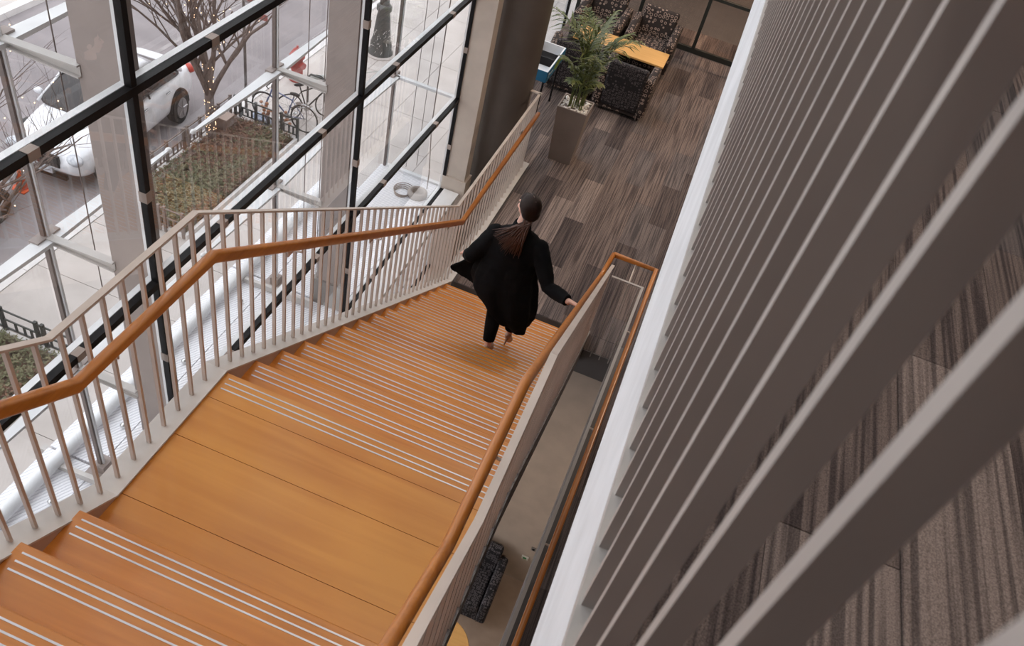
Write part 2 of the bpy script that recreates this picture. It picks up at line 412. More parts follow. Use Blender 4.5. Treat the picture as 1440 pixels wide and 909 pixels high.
lr = thing('stair_railing', 'pale painted steel stair railing on the window side with wooden handrail', 'railing')
obj('top_rail', offset_bar(TOP, -1.82, .03, .012), M_paint, lr)
obj('handrail', MB().tube([(-1.735, y, z) for y, z in HAND], 1, 16, sq=(.046, .056), up=(0, 0, 1)), M_hand, lr, smooth=True, label='orange wooden handrail')
y = 0.02
while y < 9.25:
    baluster(lr, -1.82, y, base_z(y), top_z(y)-.011); y += .112
obj('return_rail', MB().box(-2.06, -1.80, 9.215, 9.265, -4.967, -4.955), M_paint, lr)
for x in (-1.93, -2.04): baluster(lr, x, 9.24, -6.05, -4.966)
for yb in (.6, 1.75, 3.2, 4.35, 5.5, 6.25, 7.4, 8.6):
    zb = hand_z(yb)
    b = MB().tube([(-1.735, yb, zb-.028), (-1.735, yb, zb-.06), (-1.80, yb, zb-.075)], .006, 8); b.box(-1.808, -1.80, yb-.04, yb+.04, zb-.10, zb-.055)
    obj('handrail_bracket', b, M_paint, lr)
rr = thing('stair_railing', 'steel stair railing beside the stairwell void with the wooden handrail the woman holds', 'railing')
obj('top_rail', offset_bar(TOP[:4], -.157, .032, .012), M_paint, rr)
y = .0
while y < 6.45:
    baluster(rr, -.157, y, base_z(y), top_z(y)-.011); y += .112
HR = [(-.232, y, z) for y, z in [(.3, hand_z(.3)), (1.53, -2.575), (2.39, -2.575), (6.46, -5.10)]] + [(-.20, 6.9, -5.13), (.262, 6.9, -5.13), (.262, 6.0, -5.13), (.25, -1, -5.13)]
def roundpath(pts, r=.05):
    out = [Vector(pts[0])]
    for i in range(1, len(pts)-1):
        p = Vector(pts[i]); a = (Vector(pts[i-1])-p).normalized(); b = (Vector(pts[i+1])-p).normalized()
        out += [p+a*r, p+(a+b)*r*.28, p+b*r]
    return out+[Vector(pts[-1])]
obj('handrail', MB().tube(roundpath(HR[:5], .03), .024, 14, up=(0, 0, 1)), M_hand, rr, smooth=True, label='orange wooden handrail')
for yb in (1.0, 2.0, 3.3, 4.2, 5.4, 6.2):
    zb = hand_z(yb); b = MB().tube([(-.232, yb, zb-.02), (-.228, yb, zb-.045), (-.17, yb, zb-.05)], .007, 8); obj('handrail_bracket', b, M_paint, rr)
# guard round the stairwell void at lounge level
vg = thing('void_guardrail', 'steel guardrail with wooden handrail running round the far end of the void', 'railing')
obj('handrail', MB().tube([(-.20, 6.9, -5.13), (.262, 6.9, -5.13), (.205, 2.2, -5.13), (.17, -.8, -5.13)], 1, 14, sq=(.045, .05), up=(0, 0, 1)), M_hand, vg, smooth=True, label='orange wooden handrail')
GZ = -5.0
def gx(y): return .1875-(6.375-y)*.0125
tr = MB().box(-.13, .200, 6.375, 6.40, GZ-.012, GZ); tr.hexa([(gx(-.8)-.0125, -.8, GZ-.012), (gx(-.8)+.0125, -.8, GZ-.012), (.200, 6.3749, GZ-.012), (.175, 6.3749, GZ-.012), (gx(-.8)-.0125, -.8, GZ), (gx(-.8)+.0125, -.8, GZ), (.200, 6.3749, GZ), (.175, 6.3749, GZ)])
obj('top_rail', tr, M_guard, vg)
br = MB().hexa([(gx(-.8)-.012, -.8, Z1+.02), (gx(-.8)+.012, -.8, Z1+.02), (.200, 6.37, Z1+.02), (.176, 6.37, Z1+.02), (gx(-.8)-.012, -.8, Z1+.032), (gx(-.8)+.012, -.8, Z1+.032), (.200, 6.37, Z1+.032), (.176, 6.37, Z1+.032)]); obj('bottom_rail', br, M_guard, vg)
for i in range(3): baluster(vg, -.045+.1*i, 6.383, Z1-.02, GZ-.012, rot=True, m=M_guard, sec=(.022, .010))
y = 6.383
while y > 1.2:
    baluster(vg, gx(y), y, Z1, GZ-.012, m=M_guard, sec=(.022, .0101)); y -= .112
for yb in (5.9, 4.6, 3.4, 2.2):
    obj('handrail_bracket', MB().tube([(gx(yb)+.068, yb, -5.15), (gx(yb)+.05, yb, -5.175), (gx(yb)+.01, yb, -5.175)], .008, 8), M_paint, vg)
obj('handrail_bracket', MB().tube([(.05, 6.9, -5.15), (.05, 6.85, -5.175), (.05, 6.395, -5.04)], .008, 8), M_paint, vg)
# guard of the upper floor, right beside the camera
ug = thing('upper_guardrail', 'blurred close-up balusters of the grey upper floor guardrail by the carpet', 'railing')
y = .137-.112*2
while y < 9:
    baluster(ug, .1345, y, ZU+.0345, -.098, sec=(.025, .015), m=M_guard); y += .112
obj('top_rail', MB().box(.112, .165, -.6, 9, -.097, -.08), M_paint, ug)
# ------------------------------------------------------------------ inner glazing (black frames)
GX = -2.7
YM = [3.143+2.79*k for k in range(-1, 5)]
ZT = [-.898*2.7+1.342*k for k in range(-6, 5)]      # ... -6.45, -5.11, -3.77, -2.42, -1.08, .26 ...
ZT = [-10.48, -9.14, -7.80, -6.455, -5.11, -3.775, -2.425, -1.08, .265, 1.61, 2.95]
w1 = struct('window_1', label='tall glass wall in black frames beside the staircase')
mull = MB().box(GX-.022, GX+.022, -.02, .02, Z0, ZC).mesh('mullion'); mull.materials.append(M_black)
mullo = MB().box(GX-.045, GX-.023, -.016, .004, Z0, ZC).mesh('mullion_cap'); mullo.materials.append(M_alum)
for ym in YM:
    link('mullion', mull, None, w1, (0, ym, 0)); link('mullion_cap', mullo, None, w1, (0, ym, 0))
Y0G, Y1G = -1.19, 16.0
trm = MB().box(GX-.02, GX+.026, Y0G, Y1G, -.047, 0).mesh('transom'); trm.materials.append(M_black)
trw = MB().box(GX-.062, GX-.021, Y0G, Y1G, -.02, .004).mesh('transom_cap'); trw.materials.append(M_alum)
clip = MB().box(GX-.02, GX+.030, -.035, .035, -.049, .002).mesh('joint_cover'); clip.materials.append(mat('joint_taupe', (.34, .27, .235), .5))
clipv = MB().box(GX-.025, GX+.027, -.024, .024, -.035, .035).mesh('joint_cover'); clipv.materials.append(MATS['joint_taupe'])
for z in ZT:
    link('transom', trm, None, w1, (0, 0, z)); link('transom_cap', trw, None, w1, (0, 0, z))
for ym in YM[0:4]:
    for z in ZT[3:7]:
        link('joint_cover', clip, None, w1, (0, ym-.70, z)); link('joint_cover', clip, None, w1, (0, ym+.70, z))
        link('joint_cover', clipv, None, w1, (0, ym, z-.70))
ys = [Y0G]+YM+[Y1G]; zs = [Z0]+ZT+[ZC]
panes = {}
for i in range(len(ys)-1):
    for j in range(len(zs)-1):
        a, b, c, d = ys[i]+.01, ys[i+1]-.01, zs[j]+.003, zs[j+1]-.03
        key = (round(b-a, 3), round(d-c, 3))
        if key not in panes:
            me = MB().box(GX-.006, GX+.002, 0, b-a, 0, d-c).mesh('pane'); me.materials.append(M_glass); panes[key] = me
        link('pane', panes[key], None, w1, (0, a, c))
box('trim_1', (-2.66, -2.45, -1.19, 8.68, -6.49, -6.43), M_alum, kind='structure', label='white sill along the foot of the glass wall')

# ------------------------------------------------------------------ outer glass skin
OX = -3.55
YP = [3.21+2.795*k for k in range(-1, 3)]
w2 = struct('window_2', label='outer glass skin carried on tapered white arms')
ZN = [-5.15, -3.87, -2.49, -1.15, .2]
pst = MB().box(OX-.045, OX-.012, -.024, .024, -6.5, ZC).mesh('post'); pst.materials.append(M_post)
psl = MB().box(OX-.011, OX+.004, -.008, .008, -6.5, ZC).mesh('post_liner'); psl.materials.append(M_alum)
def arm_mesh():
    m = MB()   # tapered outrigger from the pier to the node, web with two flanges
    x0, x1 = OX, -3.06
    for (zt0, zt1, t) in ((.012, .025, .010), (-.022, -.042, .008)):
        m.hexa([(x0, -.028, zt0-t), (x1, -.028, zt1-t), (x1, .028, zt1-t), (x0, .028, zt0-t), (x0, -.028, zt0), (x1, -.028, zt1), (x1, .028, zt1), (x0, .028, zt0)])
    m.hexa([(x0, -.006, -.03), (x1, -.006, -.048), (x1, .006, -.048), (x0, .006, -.03), (x0, -.006, .0119), (x1, -.006, .0249), (x1, .006, .0249), (x0, .006, .0119)])
    return m.mesh('arm')
armm = arm_mesh(); armm.materials.append(mat('arm_paint', (.52, .49, .47), .45))
def wing_mesh(s):
    m = MB(); L = 1.22
    m.loft([[(OX-.055, 0, -.03), (OX+.05, 0, -.03), (OX+.05, 0, .0), (OX-.055, 0, .0)],
            [(OX-.045, s*L*.5, -.025), (OX+.03, s*L*.5, -.025), (OX+.03, s*L*.5, .0), (OX-.045, s*L*.5, .0)],
            [(OX-.02, s*L, -.02), (OX+.005, s*L, -.02), (OX+.005, s*L, -.002), (OX-.02, s*L, -.002)]])
    m.ell((OX-.008, s*(L+.02), -.01), (.024, .03, .02), n=8, m=6)
    return m.mesh('wing')
wing = [wing_mesh(1), wing_mesh(-1)]
for q in wing: q.materials.append(M_alum)
hub = MB().box(OX-.07, OX+.0, -.10, .10, -.035, .014).mesh('node_clamp'); hub.materials.append(M_clad)
cab = MB().tube([(-3.32, 0, -6.5), (-3.32, 0, ZC)], .004, 6).mesh('cable'); cab.materials.append(M_post)
for i, yp in enumerate(YP):
    link('post', pst, None, w2, (0, yp, 0)); link('post_liner', psl, None, w2, (0, yp, 0))
    link('cable', cab, None, w2, (0, yp+.12, 0)); link('cable', cab, None, w2, (0.1, yp+.25, 0))
    for z in ZN:
        if i < len(YP)-1: link('arm', armm, None, w2, (0, yp, z))
        else:
            pass
        nd = link('node_clamp', hub, None, w2, (0, yp, z))
        for q in wing[(0 if i < len(YP)-1 else 1):] : link('wing', q, None, w2, (0, yp, z))
# last bay: return panel of glass across to the beige pier
YE = YP[-1]
for z in ZN+[-6.47]:
    link('return_rail', MB().box(OX, GX-.03, YE-.03, YE+.03, z-.03, z).mesh('return_rail'), M_alum, w2)
zz = [-6.5]+ZN+[ZC]
for j in range(len(zz)-1):
    link('pane', MB().box(OX+.03, GX-.08, YE-.004, YE+.004, zz[j]+.01, zz[j+1]-.04).mesh('pane'), M_glass2, w2)
pk = {}
for i in range(len(YP)-1):
    for j in range(len(zz)-1):
        h = round(zz[j+1]-zz[j]-.03, 3)
        if h not in pk:
            me = MB().box(OX-.075, OX-.067, .02, 2.775, 0, h).mesh('pane'); me.materials.append(M_glass2); pk[h] = me
        link('pane', pk[h], None, w2, (0, YP[i], zz[j]+.015))
# cladding piers between the skins
PB = [(2.4, 0)]
pier_me = MB().box(-3.08, -2.80, .0, .13, Z0-.5, ZC).mesh('shaft'); pier_me.materials.append(M_clad)
chan = MB().box(-2.799, -2.775, .012, .10, Z0-.5, ZC).mesh('channel'); chan.materials.append(M_post)
plbl = ['taupe clad pier behind the glass above the landing', 'taupe clad pier behind the glass over the lower stair flight']
for i, yp in enumerate(YP[:-1]):
    if i in (1, 2): lb = plbl[i-1]
    else: lb = 'taupe clad pier behind the glass beside the upper flight, outside the frame at left'
    p = thing('pier', lb, 'pier', (0, yp, 0), 'cladding piers')
    link('shaft', pier_me, None, p); link('channel', chan, None, p)
    link('foot', MB().box(-3.12, -2.76, -.03, .16, -6.5, -6.16).mesh('foot'), mat('pier_foot', (.24, .22, .21), .5), p)
bp_ = thing('pier', 'beige square corner pier standing against the dark round column', 'pier', (0, 8.72, 0))
box('shaft', (-2.70, -2.42, 0, .20, -6.25, ZC), M_beige, bp_); box('base', (-2.72, -2.39, -.02, .21, Z0, -6.25), M_beige, bp_); 
c_ = thing('column', 'thick dark grey round column at the end of the stair railing', 'column', (-2.27, 9.28, 0))
obj('shaft', MB().lathe([(.335, Z0), (.335, ZC)], n=48), M_dark, c_, smooth=False)
bpy.data.objects[c_.children[0].name].data.polygons.foreach_set('use_smooth', [len(p.vertices) == 4 for p in c_.children[0].data.polygons])

# ------------------------------------------------------------------ white service deck outside the glass
dk = thing('service_deck', 'white mesh service deck with a tube rail outside the glass', 'deck')
ydk = [-1.2, YP[0], YP[1], YP[2], 8.15]
for a, b in zip(ydk[:-1], ydk[1:]): box('deck_panel', (-4.12, -3.64, a+.012, b-.012, -6.54, -6.5), M_deck, dk)
ydk = [-1.2, YP[0], YP[1], YP[2], YP[3]]
for a, b in zip(ydk[:-1], ydk[1:]): box('deck_panel', (-3.63, -2.79, a+.012, b-.012, -6.54, -6.5), M_deck, dk)
obj('tube_rail', MB().tube([(-3.93, -1.2, -6.42), (-3.93, 8.1, -6.42)], .062, 20), M_alum, dk, smooth=True)
for yp in YP[:-1]:
    b = MB().box(-4.2, -2.9, yp-.03, yp+.03, -6.62, -6.545); obj('bracket', b, MATS['arm_paint'], dk)
    b = MB().hexa([(-3.9, yp-.16, -6.49), (-3.05, yp-.16, -6.49), (-3.05, yp-.12, -6.49), (-3.9, yp-.12, -6.49), (-3.9, yp-.16, -6.44), (-3.05, yp-.16, -6.38), (-3.05, yp-.12, -6.38), (-3.9, yp-.12, -6.44)])
    obj('bracket', b, MATS['arm_paint'], dk)
for yp in YP[:-1]:
    for dy in (-.45, .45, 1.35): obj('ball_fitting', MB().ell((-3.72, yp+dy, -6.47), (.028, .028, .028), n=12, m=8), mat('chrome', (.7, .7, .7), .2, 1), dk, smooth=True)
    obj('base_shoe', MB().box(OX-.13, OX+.07, yp-.12, yp+.12, -6.5, -6.47).box(OX-.06, OX+.03, yp-.05, yp+.05, -6.47, -6.38), M_clad, dk)
rc = thing('rope_coil', 'thin grey cable coiled beside a round drain on the white deck', 'cable', (-3.0, 8.35, -6.5))
m = MB()
for k in range(4):
    r = .095+.012*k; m.tube([(-.12+r*math.cos(t*PI/8), .02*k+r*1.1*math.sin(t*PI/8), .01+.006*k) for t in range(17)], .006, 6)
obj('coil', m, mat('cable_grey', (.33, .27, .24), .6), rc, smooth=True)
dr = thing('deck_drain', 'round grey drain collar on the white deck by the beige pier', 'drain', (-2.93, 8.42, -6.5))
obj('ring', MB().lathe([(.13, 0), (.13, .06), (.09, .08), (.07, .05), (.06, .01)], n=24), mat('drain_grey', (.42, .37, .34), .5), dr, smooth=True)
hc = MB().tube([(-2.95, 8.74, -2.5), (-2.98, 8.72, -4.2), (-2.97, 8.70, -5.6), (-2.90, 8.68, -6.3), (-2.87, 8.60, -6.48)], .007, 6)
o = obj('hanging_cable', hc, M_post, smooth=True, label='dark cable hanging down in front of the end glass panel', category='cable')
#@@PART2

# ================================================================== street
ground = struct('pavement')
box('bedding', (-10.42, -2.72, -12, 34, ZG-.25, ZG-.035), mat('joint_sand', (.34, .31, .29), 1), ground)
slab_c = {}
BEDS = [(-10.28, -8.42, 10.75, 15.25), (-10.2, -8.2, -2.0, 7.25)]
x = -10.28
NX = 5
for i in range(NX):
    xa, xb = -10.22 + i*1.52, -10.22+(i+1)*1.52
    for j in range(-1, 20):
        ya, yb = 2.75+1.52*j, 2.75+1.52*(j+1)
        me = MB().box(xa+.006, xb-.006, ya+.006, yb-.006, ZG-.06, ZG+rnd.uniform(-.002, .002)).mesh('paving_slab')
        link('paving_slab', me, M_side, ground)
kb = struct('kerb')
for j in range(-2, 15): box('kerb_stone', (-10.40, -10.225, 1+1.9*j+.005, 1+1.9*(j+1)-.005, ZG-.2, ZG+.012), M_kerb, kb)
box('road', (-17.2, -10.40, -12, 45, ZG-.3, ZG-.15), M_road, kind='structure')
box('road_marking', (-13.55, -13.42, -12, 45, ZG-.15, ZG-.146), mat('worn_marking', (.36, .33, .33), .9, c2=(.27, .25, .25), scale=(5, 5, 5)), kind='structure')
box('far_kerb', (-17.45, -17.2, -12, 45, ZG-.3, ZG+.01), M_kerb, kind='structure')
box('far_pavement', (-26, -17.45, -12, 45, ZG-.3, ZG), M_side, kind='structure')
box('far_road', (-60, -26, -60, 80, ZG-.4, ZG-.2), M_road, kind='structure')
box('side_ground', (-26, -2.72, 45, 80, ZG-.4, ZG-.2), M_road, kind='structure')

def bed(name_label, x0, x1, y0, y1, n, seed, sidek='stone'):
    r = random.Random(seed)
    t = thing('planting_bed', name_label, 'flower bed', ((x0+x1)/2, (y0+y1)/2, ZG))
    cx, cy = (x0+x1)/2, (y0+y1)/2
    box('soil', (x0-cx, x1-cx, y0-cy, y1-cy, 0, .06), M_soil, t)
    k = .07
    for b in ((x0-cx-k, x0-cx, y0-cy-k, y1-cy+k), (x1-cx, x1-cx+k, y0-cy-k, y1-cy+k), (x0-cx, x1-cx, y0-cy-k, y0-cy), (x0-cx, x1-cx, y1-cy, y1-cy+k)):
        box('edging', (*b, 0, .11), M_kerb, t)
    m = MB(); m2 = MB()
    for i in range(n):
        px, py = r.uniform(x0-cx+.03, x1-cx-.03), r.uniform(y0-cy+.03, y1-cy-.03)
        brown = (math.sin(px*2.1+seed)+math.sin(py*1.4+px)+r.gauss(0, .8)) > .45 or px > (x1-cx)-.3 and r.random() < .5
        M = m2 if brown else m
        z = .07+r.uniform(0, .17)
        for q in range(3):
            a = r.uniform(0, 2*PI); l = r.uniform(.035, .075); ww = l*.45; e = r.uniform(-.2, .7)
            d = Vector((math.cos(a), math.sin(a), e)); s_ = Vector((-math.sin(a), math.cos(a), r.uniform(-.3, .3)))*ww/2
            p = Vector((px, py, z))
            M.add([p, p+d*l*.5+s_, p+d*l, p+d*l*.5-s_], [(0, 1, 2, 3)])
    lo = link('groundcover', m.mesh('groundcover', fix=False), mat('groundcover_green', (.10, .105, .045), .7, c2=(.19, .165, .09), scale=(5, 5, 5)), t, kind='stuff')
    lo = link('dry_leaves', m2.mesh('dry_leaves', fix=False), mat('dry_leaf', (.20, .095, .055), .8, c2=(.12, .065, .045), scale=(8, 8, 8)), t, kind='stuff')
    return t
bed('green and rust groundcover bed round the street tree', -10.12, -8.5, 10.9, 15.1, 9000, 3)
bed('dark green groundcover bed at the lower left corner by the pavement', -10.1, -8.05, 1.0, 7.15, 9000, 5)
M_fence = mat('fence_iron', (.03, .035, .034), .5)
M_fence2 = mat('fence_brown', (.20, .15, .13), .6)
def fence(label, a, b, m, group=None, pitch=.24):
    a, b = Vector(a), Vector(b); L_ = (b-a).length; d = (b-a)/L_; ang = math.atan2(d.y, d.x)
    t = thing('bed_fence', label, 'fence', (a.x, a.y, ZG+.02), None, ang)
    for z in (.16, .36, .58): box('rail', (0, L_, -.012, .012, z-.012, z+.012), m, t)
    n = max(2, round(L_/.62)); pm = MB().box(-.028, .028, -.028, .028, 0, .63).mesh('post'); pm.materials.append(m)
    pk_ = MB().box(-.02, .02, -.011, .011, .16, .36).mesh('picket'); pk_.materials.append(m)
    for i in range(n+1):
        xx = L_*i/n; link('post', pm, None, t, (xx, 0, 0))
        if i < n:
            if i % 2 == 0: link('post', pm, None, t, (xx+.13, 0, 0))
            for q in (.35, .6, .8): link('picket', pk_, None, t, (xx+L_/n*q, 0, 0))
    return t
fence('low brown fence along the kerb side of the tree bed', (-10.19, 10.9), (-10.19, 15.1), M_fence2)
fence('low dark fence at the far end of the tree bed by the bicycles', (-10.1, 15.17), (-8.45, 15.17), M_fence)
fence('low brown fence at the near end of the tree bed behind the taupe pier', (-10.1, 10.83), (-8.5, 10.83), M_fence2)
fence('low dark fence at the edge of the lower left bed', (-10.1, 7.22), (-8.05, 7.22), M_fence)

# ---- bare street trees strung with fairy lights
M_fairy = mat('fairy_light', (1, .62, .35), .5, emit=4.0)
def tree(label, x, y, seed, h=7.5, r0=.10, split=2.1, nb=7, cat='tree', lean=(0, 0), fl=260, az=None, elev=(.25, .6)):
    r = random.Random(seed)
    t = thing('bare_tree', label, cat, (x, y, ZG))
    m = MB(); tips = []
    def grow(p, d, L_, rad, depth):
        pts = [p]; rs = [rad]; q = p.copy(); n = 5
        for i in range(n):
            d = (d + Vector((r.gauss(0, .10), r.gauss(0, .10), r.gauss(.03, .05)))).normalized()
            q = q + d*L_/n; pts.append(q.copy()); rs.append(rad*(1-.55*(i+1)/n)); tips.append(q.copy())
        m.tube(pts, rs, 6 if depth > 1 else 9)
        if depth < 4:
            for k in range([0, 5, 4, 3][depth] if depth else 1):
                i = r.randint(1, n); a = r.uniform(0, 2*PI)
                e = Vector((math.cos(a), math.sin(a), r.uniform(.1, .9)))
                nd = (d*.75 + e*.75).normalized(); grow(pts[i], nd, L_*r.uniform(.5, .72), rs[i]*.62, depth+1)
    trunk_top = Vector((lean[0]*.3, lean[1]*.3, split))
    m.tube([(0, 0, 0), (0, 0, .2), tuple(trunk_top*.5), tuple(trunk_top)], [r0*1.35, r0*1.05, r0, r0*.95], 12)
    for k in range(nb):
        a = (az[k] if az else 2*PI*k/nb + r.uniform(-.3, .3)); e = r.uniform(*elev)
        d = Vector((math.cos(a)*e, math.sin(a)*e, 1)).normalized()
        grow(trunk_top - Vector((0, 0, r.uniform(0, .9))), d, h*.5*r.uniform(.8, 1.1), r0*.6, 1)
    link('branches', m.mesh('branches', True, fix=False), M_bark, t)
    f = MB()
    for i in range(fl):
        if i < fl*.25:
            z = r.uniform(.3, split); a = r.uniform(0, 2*PI); p = Vector((math.cos(a)*r0*1.1, math.sin(a)*r0*1.1, z)) + Vector((lean[0]*.3, lean[1]*.3, 0))*(z/split)
        else: p = r.choice(tips) + Vector((r.gauss(0, .04), r.gauss(0, .04), r.gauss(0, .04)))
        f.ell(p, (.009, .009, .009), n=5, m=4)
    link('fairy_lights', f.mesh('fairy_lights', fix=False), M_fairy, t, kind='stuff')
    return t
tree('bare street tree with fairy lights growing from the fenced bed', -9.95, 13.95, 11, h=6.2, r0=.10, split=2.0, nb=6, elev=(.25, .95), lean=(0, .1), fl=330)
tree('bare tree whose lit twigs reach in at the left edge', -10.35, 7.4, 23, h=5.5, r0=.08, split=2.0, nb=7, elev=(.5, 1.1), fl=200)
pb_ = thing('tree_planter', 'brown boxy planter at the far corner of the tree bed', 'planter', (-9.98, 14.5, ZG))
box('body', (-.17, .17, -.15, .15, .12, .45), mat('planter_brown', (.24, .16, .13), .8), pb_); box('rim', (-.19, .19, -.17, .17, .45, .48), mat('planter_rim', (.36, .27, .23), .8), pb_)

# ---- cars
M_car = mat('car_white', (.78, .78, .82), .22, coat=.8)
M_carg = mat('car_glass', (.035, .028, .028), .12)
M_tyre = mat('tyre', (.015, .015, .015), .8)
M_rim = mat('wheel_rim', (.38, .36, .36), .3, .8)
M_chrome = mat('chrome_trim', (.6, .6, .6), .2, 1)
M_lamp = mat('headlamp_glass', (.62, .64, .68), .12, c2=(.35, .36, .4), scale=(12, 12, 12))
M_tail = mat('tail_lamp', (.55, .06, .04), .3)
def car(label, loc, rz, body=M_car, L_=4.5, W=.86):
    t = thing('parked_car', label, 'car', loc, None, rz)
    # local: front at y=0, rear at y=L, z from the ground
    st_ = [(-.02, .52, .42, .52), (.08, .72, .30, .64), (.35, .82, .22, .76), (.95, .86, .20, .87), (1.30, .86, .20, .93), (2.2, .87, .20, .95), (3.2, .86, .20, .98), (3.9, .84, .22, 1.0), (4.3, .78, .28, .97), (4.48, .66, .38, .84), (4.5, .5, .45, .7)]
    rs = []
    for y, w_, zb, zt in st_:
        h = zt-zb
        half = [(w_*.80, zb), (w_*.97, zb+h*.16), (w_, zb+h*.42), (w_*.99, zb+h*.66), (w_*.93, zb+h*.90), (w_*.78, zb+h*.99), (w_*.4, zb+h*1.03)]
        rs.append([(x, y, z) for x, z in half] + [(-x, y, z) for x, z in half[::-1]])
    o = obj('body', MB().loft(rs), body, t, smooth=True); s = o.modifiers.new('s', 'SUBSURF'); s.levels = s.render_levels = 2
    g = []
    for y, wb, zt, wt_ in [(1.12, .74, .94, .72), (1.35, .86, 1.06, .78), (1.95, .885, 1.36, .68), (2.6, .89, 1.41, .68), (3.15, .885, 1.36, .66), (3.75, .84, 1.10, .68), (3.95, .74, .99, .64)]:
        g.append([(wb, y, .84), ((wb+wt_)/2+.02, y, (.90+zt)/2), (wt_, y, zt), (wt_*.5, y, zt+.02), (-wt_*.5, y, zt+.02), (-wt_, y, zt), (-(wb+wt_)/2-.02, y, (.90+zt)/2), (-wb, y, .84)])
    o = obj('window_glass', MB().loft(g), M_carg, t, smooth=True); s = o.modifiers.new('s', 'SUBSURF'); s.levels = s.render_levels = 2
    rf = []
    for y, w_, z in [(1.88, .52, 1.325), (2.1, .60, 1.39), (2.6, .61, 1.425), (3.0, .60, 1.40), (3.2, .52, 1.345)]:
        rf.append([(w_, y, z-.012), (w_*.6, y, z+.018), (-w_*.6, y, z+.018), (-w_, y, z-.012), (-w_*.6, y, z-.01), (w_*.6, y, z-.01)])
    o = obj('roof', MB().loft(rf), body, t, smooth=True)
    for s_ in (1, -1):
        obj('pillar', MB().tube([(s_*.80, 1.18, .93), (s_*.70, 1.6, 1.15), (s_*.62, 1.95, 1.36)], .028, 8), body, t, smooth=True)
        obj('pillar', MB().tube([(s_*.61, 3.1, 1.37), (s_*.70, 3.5, 1.2), (s_*.76, 3.85, 1.0)], .045, 8), body, t, smooth=True)
        obj('pillar', MB().tube([(s_*.845, 2.45, .95), (s_*.64, 2.5, 1.39)], .022, 8), M_carg, t, smooth=True)
        o = obj('mirror', MB().ell((s_*.93, 1.42, 1.0), (.10, .07, .065)), body, t, smooth=True)
        for yy in (2.15, 3.05): obj('door_handle', MB().box(s_*.862-.012, s_*.862+.018, yy, yy+.16, .80, .825), M_chrome, t, bevel=.005)
        for yy in (.78, 3.55):
            cx = s_*.80
            wl = obj('wheel', MB().prism([(yy+.33*math.cos(a*PI/14), .33+.33*math.sin(a*PI/14)) for a in range(28)], cx-.11, cx+.09 if s_ > 0 else cx+.11, 'x'), M_tyre, t, bevel=.02)
            xo = cx+s_*.095
            rm = MB().prism([(yy+.21*math.cos(a*PI/12), .33+.21*math.sin(a*PI/12)) for a in range(24)], xo-.01, xo+.012, 'x')
            for k in range(5):
                a = k*2*PI/5; rm.tube([(xo+s_*.015, yy+.03*math.cos(a), .33+.03*math.sin(a)), (xo+s_*.015, yy+.20*math.cos(a), .33+.20*math.sin(a))], .018, 6)
            obj('rim', rm, M_rim, wl)
            obj('wheel_arch', MB().prism([(yy+.39*math.cos(a*PI/12), .33+.40*math.sin(a*PI/12)) for a in range(13)], min(s_*.80, s_*.868), max(s_*.80, s_*.868), 'x'), M_tyre, t)
        o = obj('headlamp', MB().ell((s_*.60, .14, .64), (.19, .14, .085), Matrix.Rotation(-s_*.55, 3, 'Z')), M_lamp, t, smooth=True)
        obj('tail_lamp', MB().ell((s_*.68, 4.33, .84), (.14, .12, .09)), M_tail, t, smooth=True)
    gr = MB()
    for k in range(7): gr.box(-.34, .34, -.045, .0, .50+.028*k, .512+.028*k)
    o = obj('grille', gr, M_chrome, t); obj('grille_back', MB().box(-.36, .36, -.03, .03, .48, .70), M_black, o)
    obj('number_plate', MB().box(-.20, .20, -.05, -.02, .34, .45), M_lamp, t)
    obj('lower_intake', MB().box(-.45, .45, -.02, .06, .25, .33), M_black, t)
    return t
car('white sedan parked at the kerb behind the bare tree', (-11.80, 10.95, ZG-.15), .07).scale = (1.08, .98, 1.2)
car('white car at the left edge with only its rear corner in view', (-12.60, 10.30, ZG-.15), PI+.04)
cn = thing('traffic_cone', 'small orange traffic cone between the two white cars', 'cone', (-12.12, 10.62, ZG-.15))
obj('cone', MB().lathe([(.13, .02), (.03, .42), (.0275, .44)], n=20), mat('cone_orange', (.85, .13, .03), .5), cn, smooth=True); box('base', (-.17, .17, -.17, .17, 0, .025), mat('cone_base', (.8, .12, .03), .6), cn)

# ---- lamp post, sign, hydrant, bollard
M_iron = mat('cast_iron_green', (.028, .036, .036), .4)
lp = thing('lamp_post', 'dark cast iron lamp post with a flared base wound with lights', 'lamp post', (-8.83, 20.45, ZG))
obj('base', MB().lathe([(.36, 0), (.36, .08), (.31, .12), (.30, .35), (.25, .5), (.19, 1.1), (.165, 1.25), (.21, 1.30), (.21, 1.42), (.15, 1.47)], n=24), M_iron, lp, smooth=True)
obj('pole', MB().lathe([(.135, 1.46), (.12, 3), (.10, 6.5)], n=20), M_iron, lp, smooth=True)
obj('plinth', MB().lathe([(.44, 0), (.44, .03), (.36, .05)], n=24), M_side, lp)
f = MB(); r = random.Random(2)
for i in range(90):
    a = r.uniform(0, 2*PI); z = r.uniform(.15, .8); rr_ = .33-.13*z; q = Vector((rr_*math.cos(a), rr_*math.sin(a), z))
    f.tube([q, q+Vector((r.gauss(0, .04), r.gauss(0, .04), r.gauss(0, .05)))], .006, 5)
link('light_string', f.mesh('light_string'), mat('string_silver', (.75, .73, .7), .4), lp, kind='stuff')
sg = thing('sign_post', 'thin grey street post carrying a no parking sign', 'sign', (-10.05, 15.55, ZG))
obj('pole', MB().tube([(0, 0, 0), (0, 0, 3.9)], .035, 10), mat('galvanised', (.15, .13, .125), .5), sg, smooth=True)
pan = box('panel', (.04, .62, -.045, -.035, 2.83, 3.13), mat('sign_face', (.42, .37, .37), .5), sg, bevel=.004)
M_sred = mat('sign_red', (.42, .12, .11), .5)
